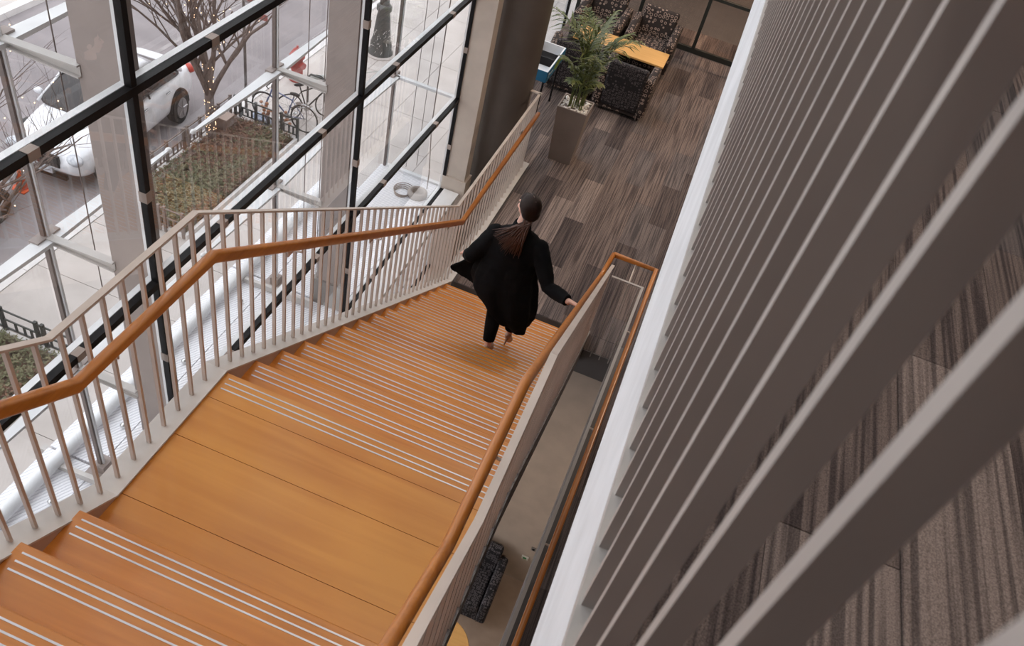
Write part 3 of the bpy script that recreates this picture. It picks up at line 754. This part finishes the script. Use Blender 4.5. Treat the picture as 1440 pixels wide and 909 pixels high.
m = MB(); m.tube([(.17+.085*math.cos(k*PI/12), -.052, 2.98+.085*math.sin(k*PI/12)) for k in range(25)], .010, 6); m.tube([(.11, -.052, 3.04), (.23, -.052, 2.92)], .009, 6)
obj('no_parking_ring', m, M_sred, pan)
m = MB().box(.155, .17, -.052, -.046, 2.93, 3.03); m.tube([(.17, -.05, 3.022), (.195, -.05, 3.018), (.20, -.05, 2.995), (.17, -.05, 2.978)], .006, 6)
obj('letter_p', m, M_black, pan)
m = MB().box(.33, .55, -.05, -.046, 2.975, 2.99); m.hexa([(.29, -.05, 2.98), (.34, -.05, 2.95), (.34, -.05, 3.015), (.29, -.05, 2.985), (.29, -.046, 2.98), (.34, -.046, 2.95), (.34, -.046, 3.015), (.29, -.046, 2.985)])
obj('arrow', m, M_sred, pan)
p2 = box('panel', (.30, .62, -.04, -.03, 2.55, 2.70), mat('sign_red_face', (.40, .13, .12), .5), sg, label='small red panel', bevel=.004)
hy = thing('fire_hydrant', 'red fire hydrant on the pavement behind the bicycles', 'hydrant', (-9.91, 17.7, ZG))
M_hyd = mat('hydrant_red', (.38, .055, .045), .45)
obj('barrel', MB().lathe([(.20, 0), (.20, .05), (.15, .07), (.15, .62), (.20, .64), (.20, .70), (.17, .74), (.10, .86), (.03, .9), (.03, .95)], n=20), M_hyd, hy, smooth=True)
for k in range(3):
    a = -.3+k*PI/2+PI; d = Vector((math.cos(a), math.sin(a), 0)); obj('outlet', MB().tube([d*.10+Vector((0, 0, .48)), d*.25+Vector((0, 0, .48))], .085, 12), M_hyd, hy)
bo = thing('bollard_pipe', 'pale horizontal pipe lying beside the hydrant', 'pipe', (-9.35, 17.9, ZG))
obj('pipe', MB().tube([(-.3, -.2, .12), (.25, .45, .12)], .06, 12), mat('pipe_grey', (.42, .44, .42), .5), bo, smooth=True); obj('rod', MB().tube([(.25, .45, .12), (1.1, 1.5, .12)], .012, 8), MATS['pipe_grey'], bo); box('foot', (-.34, -.26, -.26, -.16, 0, .08), MATS['pipe_grey'], bo)

# ---- bicycles
def bicycle(label, loc, rz, frame_m, tilt=0, basket=False):
    t = thing('bicycle', label, 'bicycle', loc, None, rz); t.rotation_euler = (tilt, 0, rz)
    Rw = .34
    for nm, x in (('rear_wheel', -.5), ('front_wheel', .52)):
        m = MB(); m.tube([(x+Rw*math.cos(k*PI/16), 0, Rw+Rw*math.sin(k*PI/16)) for k in range(33)], .019, 8)
        wh = obj(nm, m, M_tyre, t, smooth=True)
        m = MB()
        for k in range(14):
            a = k*2*PI/14; m.tube([(x, .02 if k % 2 else -.02, Rw), (x+(Rw-.02)*math.cos(a), 0, Rw+(Rw-.02)*math.sin(a))], .0025, 4)
        m.tube([(x, -.04, Rw), (x, .04, Rw)], .02, 8); obj('spokes', m, M_chrome, wh)
        m = MB(); m.tube([(x+(Rw+.03)*math.cos(a), 0, Rw+(Rw+.03)*math.sin(a)) for a in [(.35+k*.17)*1.0 for k in range(15)]], .016, 6)
        if basket: obj('mudguard', m, M_chrome, wh, smooth=True)
    m = MB(); bb = (-.06, 0, .28); seat = (-.20, 0, .80); head = (.36, 0, .84); hl = (.40, 0, .68)
    for a, b, rr in ((bb, seat, .016), (bb, hl, .019), ((-.17, 0, .72), head, .016), (head, hl, .02), ((-.5, .0, .34), bb, .011), ((-.5, 0, .34), (-.17, 0, .72), .010)): m.tube([a, b], rr, 8)
    obj('frame', m, frame_m, t, smooth=True)
    m = MB(); m.tube([hl, (.46, .035, .55), (.52, .045, .34)], .011, 8); m.tube([hl, (.46, -.035, .55), (.52, -.045, .34)], .011, 8); obj('fork', m, frame_m, t, smooth=True)
    m = MB(); m.tube([head, (.37, 0, .95)], .014, 8); m.tube([(.30, -.29, .98), (.40, -.2, .97), (.42, 0, .96), (.40, .2, .97), (.30, .29, .98)], .012, 8); obj('handlebar', m, M_black, t, smooth=True)
    m = MB(); m.ell((-.23, 0, .90), (.13, .065, .035)); m.tube([seat, (-.215, 0, .89)], .013, 8); obj('saddle', m, M_black, t, smooth=True)
    m = MB(); m.tube([(-.06, -.03, .28), (-.06, .03, .28)], .075, 16); m.tube([(-.06, .05, .28), (.09, .05, .20)], .009, 6); m.tube([(-.06, -.05, .28), (-.21, -.05, .36)], .009, 6)
    m.box(.06, .13, .05, .14, .19, .21); m.box(-.25, -.18, -.14, -.05, .35, .37); obj('crank', m, M_chrome, t)
    if basket:
        m = MB()
        for s_ in (-.13, .13):
            for k in range(5): m.tube([(-.62+.08*k, s_, .42), (-.62+.08*k, s_, .68)], .004, 4)
            for z in (.42, .55, .68): m.tube([(-.64, s_, z), (-.28, s_, z)], .004, 4)
        m.tube([(-.66, 0, .70), (-.26, 0, .70)], .006, 5); m.box(-.64, -.28, -.06, .06, .695, .705); obj('carrier', m, mat('carrier_brown', (.12, .09, .08), .6), t)
    return t
M_blue = mat('frame_blue', (.10, .13, .28), .3)
bicycle('blue framed bicycle with silver mudguards by the bed fence', (-9.05, 15.62, ZG), PI+.05, M_blue, .06, True)
bicycle('dark bicycle leaning behind the blue one', (-8.75, 16.25, ZG), .85, M_black, -.1)
bicycle('pale bicycle with brown tyres half hidden by the taupe pier', (-8.05, 16.35, ZG), -.75, mat('frame_cream', (.55, .45, .38), .4), .1)
rk = thing('bike_rack', 'black hoop bike rack beside the bicycles', 'bike rack', (-8.85, 16.9, ZG))
obj('hoop', MB().tube([(-.3, 0, 0), (-.3, 0, .7), (-.22, 0, .8), (.22, 0, .8), (.3, 0, .7), (.3, 0, 0)], .028, 10), M_iron, rk, smooth=True)
bgp = thing('plastic_bag', 'crumpled pale blue plastic bag by the far bed fence', 'bag', (-9.55, 15.42, ZG))
r = random.Random(8); m = MB(); m.ell((0, 0, .1), (.26, .13, .11), n=14, m=10); m.v = [(x+r.gauss(0, .022), y_+r.gauss(0, .018), max(0.003, z+r.gauss(0, .02))) for x, y_, z in m.v]
obj('bag', m, mat('bag_blue', (.38, .47, .66), .4, c2=(.62, .65, .74), scale=(9, 9, 9)), bgp)
dp = thing('dry_plant', 'clump of dried rust brown flower heads at the bed fence', 'plant', (-9.25, 15.36, ZG))
m = MB(); m2 = MB()
for i in range(26):
    a = r.uniform(0, 6.28); d = r.uniform(.05, .38); q = Vector((d*1.3*math.cos(a), d*.35*math.sin(a), r.uniform(.25, .6))); m.tube([(q.x*.3, q.y*.3, 0), q], .005, 4); m2.ell(q, (.045, .045, .03), n=7, m=5)
obj('stems', m, M_bark, dp, kind='stuff'); obj('flower_heads', m2, mat('rust_heads', (.36, .16, .09), .9), dp, kind='stuff')

# ================================================================== lounge
pw = struct('window_3', label='dark framed grey glass partition at the back of the lounge')
YW = 14.6
box('bottom_rail', (-2.6, 3.0, YW, YW+.07, Z1, Z1+.09), mat('partition_frame', (.022, .026, .024), .35), pw)
box('mid_rail', (-2.6, 3.0, YW, YW+.06, -5.10, -5.05), MATS['partition_frame'], pw)
box('top_rail', (-2.6, 3.0, YW, YW+.07, -3.3, -3.2), MATS['partition_frame'], pw)
mx_ = [-2.6, -1.49, -.385, .72, 1.82, 2.93]
for x in mx_: box('mullion', (x-.03, x+.03, YW-.002, YW+.065, Z1+.001, -3.199), MATS['partition_frame'], pw)
for a, b in zip(mx_[:-1], mx_[1:]):
    box('pane', (a+.03, b-.03, YW+.03, YW+.038, Z1+.09, -5.10), M_pglass, pw); box('pane', (a+.03, b-.03, YW+.03, YW+.038, -5.05, -3.3), M_pglass, pw)
box('wall_room', (-2.6, 3, 17.6, 17.7, Z1, -2), mat('back_room_wall', (.30, .26, .24), .8), kind='structure')

def rounded(m, name, mb, parent, bev=.03, **k):
    return obj(name, mb, m, parent, bevel=bev, **k)
def armchair(label, loc, rz, m=M_uph, back_m=None, group='patterned lounge armchairs'):
    t = thing('armchair', label, 'armchair', loc, group, rz)
    # faces local +y
    rounded(m, 'seat', MB().box(-.27, .27, -.26, .36, .28, .43), t, .04)
    rounded(back_m or m, 'backrest', MB().hexa([(-.29, -.38, .12), (.29, -.38, .12), (.29, -.22, .30), (-.29, -.22, .30), (-.30, -.45, .86), (.30, -.45, .86), (.30, -.33, .84), (-.30, -.33, .84)]), t, .035)
    for s_ in (-1, 1):
        a, b = sorted((s_*.285, s_*.415)); rounded(m, 'armrest', MB().hexa([(a, -.40, .10), (b, -.40, .10), (b, .38, .10), (a, .38, .10), (a, -.40, .70), (b, -.40, .70), (b, .38, .62), (a, .38, .62)]), t, .04)
    box('base', (-.36, .36, -.36, .34, .07, .30), m, t)
    for x in (-.3, .3):
        for y in (-.3, .3): obj('leg', MB().lathe([(.022, 0), (.022, .08)], (x, y), 12), M_chrome, t)
    return t
armchair('dark ring-patterned armchair with its back to the stairs, beside the planter', (-1.06, 11.86, Z1), 0, M_uph, M_uphd)
armchair('ring-patterned armchair half hidden behind the palm', (-1.96, 11.95, Z1), .12, M_uph, M_uphd)
armchair('ring-patterned armchair behind the table, next to the glass partition', (-1.05, 13.48, Z1), PI)
armchair('ring-patterned armchair behind the table, left of its twin', (-1.95, 13.52, Z1), PI-.05)
ct = thing('coffee_table', 'long orange maple coffee table among the armchairs', 'table', (-1.42, 12.83, Z1))
obj('top', MB().box(-.76, .76, -.27, .27, .46, .49), M_table, ct, bevel=.004); box('edge', (-.757, .757, -.267, .267, .44, .4599), M_black, ct)
for x in (-.69, .69):
    obj('leg', MB().box(x-.025, x+.025, -.22, -.17, 0, .44).box(x-.025, x+.025, .17, .22, 0, .44).box(x-.025, x+.025, -.1699, .1699, .40, .44), M_black, ct)
db = thing('display_bin', 'white open bin table with a blue and green printed side', 'display', (-2.17, 10.82, Z1))
m = MB().box(-.28, .16, -.45, .45, .70, .72); 
m.box(-.28, .16, -.45, -.43, .7201, .86).box(-.28, .16, .43, .45, .7201, .86).box(-.28, -.26, -.4299, .4299, .7201, .86).box(.14, .16, -.4299, .4299, .7201, .86)
obj('tray', m, M_white, db); box('divider', (-.2599, .1399, -.01, .01, .7202, .84), M_black, db); box('liner', (-.24, .12, .03, .40, .7201, .735), M_black, db)
sp_ = box('printed_side', (.1601, .166, -.45, .45, .70, .86), mat('print_blue', (.02, .14, .26), .4), db, label='blue side panel with a white mark and green swirl')
box('printed_front', (-.27, .16, -.456, -.4501, .70, .86), MATS['print_blue'], db)
m = MB(); r = random.Random(4)
for k in range(7): m.prism([(-.05+.09*k/1.6+.05*math.cos(a*PI/5), .78+.045*math.sin(a*PI/5)*(1+.5*math.sin(k))) for a in range(10)], .1661, .167, 'x')
obj('green_print', m, mat('print_green', (.16, .34, .05), .4, c2=(.5, .5, .05), scale=(20, 20, 20)), sp_)
m = MB(); m.prism([(-.36+.022*math.cos(a*PI/6), .80+.022*math.sin(a*PI/6)) for a in range(12)], .1661, .1675, 'x')
for k in range(4): m.box(.1661, .1675, -.32+.045*k, -.295+.045*k, .765, .79)
m.prism([(-.375+.0*a, .745) if a == 0 else ((-.345, .745) if a == 1 else (-.36, .785)) for a in range(3)], .1661, .1675, 'x')
obj('white_mark', m, M_white, sp_)
for x in (-.24, .12):
    for y in (-.40, .40): obj('leg', MB().tube([(x, y, 0), (x, y, .70)], .015, 8), M_black, db)

# planter and palm
pc = thing('planter', 'tall square taupe planter filled with white pebbles', 'planter', (-1.44, 9.88, Z1))
b0, b1, hh = .155, .205, .82
m = MB(); 
Q = lambda h, z: [(-h, -h, z), (h, -h, z), (h, h, z), (-h, h, z)]
m.loft([Q(b0, 0), Q(b1, hh), Q(b1-.018, hh), Q(b1-.02, hh-.03)])
obj('pot', m, mat('planter_taupe', (.27, .215, .185), .42), pc)
m = MB(); r = random.Random(9)
for i in range(150):
    m.ell((r.uniform(-.17, .17), r.uniform(-.17, .17), hh-.028+r.uniform(-.004, .02)), (r.uniform(.014, .026), r.uniform(.012, .02), r.uniform(.008, .014)), Matrix.Rotation(r.uniform(0, 3), 3, 'Z'), n=7, m=5)
obj('pebbles', m, mat('pebble_white', (.92, .89, .86), .5, c2=(.72, .66, .62), scale=(30, 30, 30)), pc, smooth=True, kind='stuff')
pl = thing('potted_palm', 'bushy green palm growing out of the pebble-filled planter', 'palm', (-1.44, 9.88, Z1+hh-.02))
def frond(a, e, L_, seed, sx, sy, st_h):
    r = random.Random(seed); m = MB()
    pts = []; p = Vector((sx, sy, 0)); d = Vector((math.cos(a)*.10, math.sin(a)*.10, 1)).normalized(); out = Vector((math.cos(a), math.sin(a), 0))
    n = 14; rach = []
    for i in range(n+1):
        pts.append(p.copy()); f_ = i/n
        bend = e*max(0, f_-.30)*1.9
        d2 = (Vector((0, 0, 1))*math.cos(bend) + out*math.sin(bend)).normalized()
        d2 = (d*.2+d2*.8).normalized(); p = p + d2*L_/n; rach.append(d2)
    m.tube(pts, [.008*(1-.75*i/n)+.0015 for i in range(n+1)], 6)
    for i in range(int(n*.38), n+1):
        for q in range(1 if i < n*.6 else 2):
            f_ = i/n; base = pts[i] - rach[i]*(q*.5*L_/n)
            ll = (.26*math.sin(min(1, (f_-.32)*1.55)*PI*.86+.25)+.05)*L_/1.15
            for s_ in (-1, 1):
                side = rach[i].cross(Vector((0, 0, 1))); side = side.normalized() if side.length > .05 else Vector((-out.y, out.x, 0))
                dd = (side*s_*.75 + rach[i]*.75 + Vector((0, 0, -.10)) + Vector((r.gauss(0, .09),)*3)).normalized()
                wv = dd.cross(Vector((0, 0, 1))).normalized()*.0135
                a0 = base; a1 = base+dd*ll*.5; a2 = base+dd*ll+Vector((0, 0, -.22*ll))
                m.add([a0-wv*.4, a0+wv*.4, a1+wv, a1-wv, a2], [(0, 1, 2, 3), (3, 2, 4)])
    return m
r = random.Random(31)
N_FR = 24
for i in range(N_FR):
    a = i*2.399+r.uniform(-.3, .3); e = r.uniform(.35, 1.7); L_ = r.uniform(.7, 1.45)
    if i % 3 == 0: L_ = r.uniform(.45, .8); e = r.uniform(.9, 2.0)
    m = frond(a, e, L_, i, r.uniform(-.09, .09), r.uniform(-.09, .09), 0)
    link('frond', m.mesh('frond', fix=False), M_leaf, pl)

# lower floor furniture seen through the void
armchair('black speckled armchair against the beige wall down in the void', (-.48, 5.92, Z0), PI, rings('speckled_upholstery', (.010, .009, .012), (.10, .09, .10), 26, .09), group='lower floor seating')
rt = thing('round_table', 'round pale wood table at the foot of the void', 'table', (-.52, 4.72, Z0))
obj('top', MB().lathe([(.01, .70), (.42, .70), (.43, .715), (.42, .73), (.01, .73)], n=40), M_table, rt); obj('pedestal', MB().lathe([(.25, 0), (.25, .02), (.035, .04), (.035, .69)], n=24), M_black, rt)

# ================================================================== the woman
wo = thing('person', 'woman in a black coat with a brown ponytail walking down the wooden stairs', 'person', (-.85, 4.88, -5.04))
OFF = Vector((-.85, 4.88, -5.04))
def V(*a): return Vector(a)-OFF
def wmesh(name, mb, m, voxel=None, smooth=3, parent=None):
    o = link(name, mb.mesh(name, True), m, parent or wo)
    if voxel:
        r_ = o.modifiers.new('remesh', 'REMESH'); r_.mode = 'VOXEL'; r_.voxel_size = voxel; r_.use_smooth_shade = True
        s_ = o.modifiers.new('smooth', 'SMOOTH'); s_.factor = .5; s_.iterations = smooth
    return o
HC = V(-.842, 4.90, -3.515)          # head centre
TURN = Matrix.Rotation(.75, 3, 'Z')  # face turned to the left (local +y -> left)
def hp(x, y, z): return HC + TURN @ Vector((x, y, z))
b = MB()
# head: skull, jaw, nose, ears
b.ell(hp(0, -.008, .02), (.073, .090, .088), TURN, 20, 14)
b.ell(hp(0, .022, -.035), (.058, .066, .072), TURN, 18, 12)
b.ell(hp(0, .048, -.078), (.032, .034, .026), TURN, 12, 8)
b.tube([hp(0, .080, .015), hp(0, .104, -.022), hp(0, .090, -.034)], [.009, .013, .010], 10)
for s_ in (-1, 1):
    b.ell(hp(s_*.070, -.005, -.010), (.010, .020, .030), TURN, 10, 8)
    b.ell(hp(s_*.030, .074, .008), (.020, .012, .010), TURN, 10, 6); b.ell(hp(s_*.034, .062, -.030), (.024, .022, .022), TURN, 10, 6)
b.ell(hp(0, .086, -.054), (.022, .010, .010), TURN, 12, 6)
b.tube([hp(0, -.018, -.05), V(-.85, 4.885, -3.66), V(-.855, 4.882, -3.74)], [.052, .050, .060], 14)
# torso
def ring(c, rx, ry, n=24): c = V(*c); return [c+Vector((rx*math.cos(2*PI*j/n), ry*math.sin(2*PI*j/n), 0)) for j in range(n)]
b.loft([ring((-.86, 4.88, -4.22), .12, .09), ring((-.86, 4.88, -4.14), .165, .115), ring((-.86, 4.88, -3.98), .125, .095), ring((-.86, 4.88, -3.86), .155, .105), ring((-.86, 4.88, -3.79), .130, .080), ring((-.856, 4.882, -3.725), .07, .06)])
SR, SL = (-.675, 4.87, -3.80), (-1.035, 4.875, -3.815)
ER, EL = (-.515, 4.73, -4.03), (-1.165, 4.80, -4.05)
WR, WL = (-.315, 4.615, -3.985), (-1.225, 4.955, -4.195)
for A, B, C in ((SR, ER, WR), (SL, EL, WL)):
    b.tube([V(*A), V(*B)], [.05, .038], 12); b.tube([V(*B), V(*C)], [.038, .024], 12); b.ell(V(*B), (.038, .038, .038)); b.ell(V(*A), (.044, .044, .040))
# legs
HRp, HLp = (-.775, 4.88, -4.17), (-.94, 4.88, -4.17)
KR, KL = (-.745, 5.03, -4.56), (-.905, 4.95, -4.57)
AR, AL = (-.755, 5.06, -4.925), (-.868, 4.815, -4.935)
for A, B, C in ((HRp, KR, AR), (HLp, KL, AL)):
    A, B, C = V(*A), V(*B), V(*C)
    b.tube([A, A.lerp(B, .5), B], [.085, .072, .052], 14); b.tube([B, B.lerp(C, .35), C], [.052, .050, .028], 14); b.ell(B, (.052,)*3)
# feet
def foot(ankle, heel, ball, toe):
    ankle, heel, ball, toe = map(lambda q: V(*q), (ankle, heel, ball, toe))
    b.tube([ankle, heel.lerp(ankle, .35)], [.030, .027], 10); b.ell(heel, (.026, .028, .026)); b.tube([heel, heel.lerp(ball, .5)+Vector((0, 0, .008)), ball, toe], [.026, .026, .030, .012], 12)
FL = (AL, (-.868, 4.785, -4.965), (-.865, 4.915, -5.022), (-.865, 4.975, -5.03))
FR = (AR, (-.755, 5.045, -4.97), (-.752, 5.125, -5.075), (-.752, 5.165, -5.12))
foot(*FL); foot(*FR)
# hands: palm, four bent fingers and a thumb
def hand(wrist, fwd, up, side, curl, L_=.072, thumb=1):
    W = V(*wrist); f_, u, s_ = [Vector(q).normalized() for q in (fwd, up, side)]
    def P(a, bb, c): return W + f_*a + s_*bb + u*c
    pal = []
    for a, hw, ht in ((-.01, .024, .017), (.02, .030, .016), (.055, .038, .013), (.078, .038, .011)):
        pal.append([P(a, hw*math.cos(2*PI*j/14), ht*math.sin(2*PI*j/14)) for j in range(14)])
    b.loft(pal)
    for k, ln in enumerate((.92, 1.05, 1.0, .80)):
        off = (-.029+.0195*k); q = P(.074, off, 0); ang = curl[0]; pts = [q]; sprd = (k-1.5)*.05
        for seg, (l, c) in enumerate(((.38, curl[1]), (.32, curl[2]), (.24, curl[3]))):
            d = (f_*math.cos(ang) - u*math.sin(ang) + s_*sprd).normalized(); q = q + d*L_*ln*l*1.08; pts.append(q); ang += c
        b.tube(pts, [.0088, .0082, .0074, .006], 8); b.ell(pts[-1], (.006, .006, .006), n=8, m=6)
    q0 = P(.022, -.024*thumb, -.004); q1 = P(.045, -.045*thumb, -.012); q2 = P(.072, -.050*thumb, -.022); b.tube([q0, q1, q2], [.0125, .010, .0075], 8); b.ell(q2, (.0075,)*3, n=8, m=6)
rail_d = Vector((0, 1, -.62)).normalized()
fw = Vector((.86, -.05, -.10)).normalized(); upv = fw.cross(rail_d).normalized(); upv = upv if upv.z > 0 else -upv
hand((-.318, 4.612, -3.972), fw, upv, rail_d, (.15, .75, .7, .5), .078, -1)
hand(WL, (-.35, .75, -.45), (.2, .5, .8), (.9, .2, -.2), (.3, .8, .8, .5), .07, 1)
body = wmesh('body', b, M_skin, .0042, 2)
# face details
fm = MB()
for s_ in (-1, 1): fm.ell(hp(s_*.030, .084, .010), (.011, .005, .005), TURN, 10, 6)
wmesh('eyes', fm, M_hair)
fm = MB().ell(hp(0, .094, -.054), (.020, .006, .006), TURN, 12, 6); wmesh('lips', fm, mat('lips', (.42, .10, .09), .4))
fm = MB()
for s_ in (-1, 1): fm.tube([hp(s_*.014, .088, .026), hp(s_*.032, .086, .032), hp(s_*.048, .072, .026)], .003, 6)
wmesh('eyebrows', fm, M_hair)
# hair: smooth cap with a centre parting and a swept ponytail
h = MB()
h.ell(hp(0, -.020, .022), (.081, .092, .096), TURN, 26, 18)
h.ell(hp(0, -.045, -.018), (.072, .066, .075), TURN, 20, 14)
h.ell(hp(0, .030, .060), (.064, .046, .040), TURN, 18, 10)
hair = wmesh('hair', h, M_hair, .005, 6)
pm = MB().tube([hp(.0, .066, .078), hp(.0, .03, .109), hp(.0, -.03, .1175), hp(0, -.075, .098)], .0022, 6); wmesh('parting', pm, mat('parting_sheen', (.16, .10, .08), .5), parent=hair)
TIE = V(-.815, 4.815, -3.60)
pt = MB(); r = random.Random(77)
for i in range(90):
    t_ = r.random(); e_ = Vector((-.215+.25*t_+r.gauss(0, .006), -.075+r.gauss(0, .012), -.115-.135*math.sin(t_*PI*.62+.12)+r.gauss(0, .018)))
    mid = Vector((e_.x*.50+.012, -.075+r.gauss(0, .010), e_.z*.38+.012))
    st0 = TIE+Vector((r.gauss(0, .014), r.gauss(0, .010), r.gauss(0, .012)))
    pt.tube([st0+Vector((0, .02, .02)), st0, TIE+mid+Vector((r.gauss(0, .006), 0, r.gauss(0, .006))), TIE+e_], [.006, .007, .0055, .0012], 6)
pt.ell(TIE+Vector((0, .01, .0)), (.034, .03, .034))
wmesh('ponytail', pt, M_hair2, parent=hair)
# coat
c = MB(); NN = 56
spec = [(-3.705, -.852, 4.880, .070, .064, 0), (-3.735, -.854, 4.880, .100, .075, 0), (-3.765, -.855, 4.880, .155, .098, 0), (-3.81, -.856, 4.878, .200, .118, 0), (-3.90, -.860, 4.875, .212, .132, .003),
        (-4.02, -.870, 4.872, .222, .142, .006), (-4.12, -.880, 4.870, .240, .156, .010), (-4.22, -.880, 4.870, .262, .172, .014), (-4.32, -.868, 4.870, .275, .182, .018), (-4.42, -.835, 4.872, .258, .186, .020), (-4.51, -.795, 4.876, .218, .176, .022), (-4.585, -.750, 4.880, .160, .150, .022)]
rs = []
for z, cx, cy, rx, ry, fold in spec:
    rr_ = []
    for j in range(NN):
        th = 2*PI*j/NN
        k = 1 + fold/.25*(math.sin(5*th+z*3)+.6*math.sin(9*th+1.3+z*2))
        x = rx*k*math.cos(th); y = ry*k*math.sin(th)
        zz = z - max(0, -4.2-z)*.22*math.cos(th)
        rr_.append(V(cx+x, cy+y, zz))
    rs.append(rr_)
c.loft(rs)
# open left front corner of the coat, blown outwards
c.loft([[V(-1.02, 4.99, -4.02), V(-1.04, 4.93, -4.02), V(-1.00, 4.92, -4.50), V(-.98, 4.98, -4.50)], [V(-1.17, 4.985, -4.18), V(-1.18, 4.95, -4.18), V(-1.15, 4.93, -4.44), V(-1.13, 4.97, -4.45)], [V(-1.345, 4.93, -4.345), V(-1.35, 4.91, -4.35), V(-1.34, 4.91, -4.372), V(-1.335, 4.93, -4.37)]])
def sleeve(A, B, C, r0, r1, r2):
    A, B, C = V(*A), V(*B), V(*C); n = 8
    pts = [A, A.lerp(B, .35), A.lerp(B, .7), B, B.lerp(C, .35), B.lerp(C, .75), C]
    c.tube(pts, [r0, r0*.98, (r0+r1)/2, r1*1.04, r1, (r1+r2)/2, r2], 16); c.ell(A, (r0*1.04,)*3)
sleeve((-.675, 4.87, -3.815), (-.515, 4.74, -4.03), (-.335, 4.625, -3.985), .068, .054, .045)
sleeve((-1.035, 4.875, -3.83), (-1.165, 4.80, -4.06), (-1.215, 4.925, -4.165), .070, .060, .048)
c.ell(V(-.675, 4.865, -3.80), (.066, .07, .055)); c.ell(V(-1.035, 4.87, -3.81), (.066, .07, .055))
c.tube([V(-.852, 4.88, -3.70), V(-.850, 4.882, -3.655)], [.074, .066], 18)   # collar
coat = wmesh('coat', c, M_coat, .007, 3)
tx = bpy.data.textures.new('cloth_folds', 'CLOUDS'); tx.noise_scale = .09
dm = coat.modifiers.new('folds', 'DISPLACE'); dm.texture = tx; dm.strength = .018; dm.mid_level = .5; dm.texture_coords = 'LOCAL'
# trousers
p_ = MB()
for A, B, C, k in ((HRp, KR, AR, .86), (HLp, KL, AL, .84)):
    A, B, C = V(*A), V(*B), V(*C); C = B.lerp(C, k+.04)
    p_.tube([A, A.lerp(B, .5), B, B.lerp(C, .5), C], [.098, .086, .072, .064, .050], 18); p_.ell(B, (.072,)*3)
p_.ell(V(-.86, 4.88, -4.16), (.17, .12, .1))
wmesh('trousers', p_, M_coat, .007, 3)
def shoe(ankle, heel, ball, toe, tip):
    heel, ball, toe, tip = map(lambda q: V(*q), (heel, ball, toe, tip)); s_ = MB()
    s_.ell(heel+Vector((0, 0, .012)), (.032, .033, .036)); s_.tube([heel, heel.lerp(ball, .5), ball, toe], [.031, .030, .035, .013], 14); s_.ell(toe, (.013,)*3)
    o = wmesh('shoe', s_, M_shoe, .004, 3)
    wmesh('stiletto_heel', MB().tube([heel+Vector((0, -.012, -.01)), tip], [.014, .0045], 10), M_shoe, parent=o)
shoe(*FL, (-.868, 4.775, -5.038)); shoe(*FR, (-.765, 5.015, -5.075))

# ================================================================== added lamps, all out of view, to brighten the interior
def lamp(label, loc, power, color, size=.5, group='added ceiling lamps', spread=PI):
    t = thing('added_lamp', label, 'lamp', loc, group)
    obj('housing', MB().lathe([(size*.5+.03, 0), (size*.5+.03, .05), (size*.5, .05), (size*.5, .01)], n=24), M_alum, t)
    l = bpy.data.lights.new('lamp', 'AREA'); l.shape = 'DISK'; l.size = size; l.energy = power; l.color = color; l.spread = spread
    o = bpy.data.objects.new('light', l); COL.objects.link(o); o.parent = t; o.location = (0, 0, -.01)
WARM = (1, .78, .58); NEUT = (1, .90, .80)
for y, wh in ((0, 'upper flight'), (4, 'lower flight'), (8, 'foot of the stairs'), (12, 'armchairs')): lamp('added unseen fill lamp high over the '+wh, (-.9, y, ZC-.06), 38, NEUT, .6)
lamp('added unseen lamp over the upper floor carpet', (1.8, 3.6, ZC-.06), 30, WARM, .4)
lamp('added unseen lamp under the lounge slab lighting the lower floor', (.6, 3.5, -6.53), 45, WARM, .4, 'added lower floor lamps')
lamp('added unseen lamp under the upper slab lighting the lounge', (1.4, 9.5, -2.02), 75, WARM, .4, 'added lounge lamps')
lamp('added unseen lamp under the upper slab beside the armchairs', (1.2, 12.5, -2.02), 55, WARM, .4, 'added lounge lamps')

lamp('added unseen lamp in the room behind the glass partition', (.2, 16.2, -2.1), 190, WARM, .4, 'added lounge lamps')  # added to lighten the dark partition panes from behind
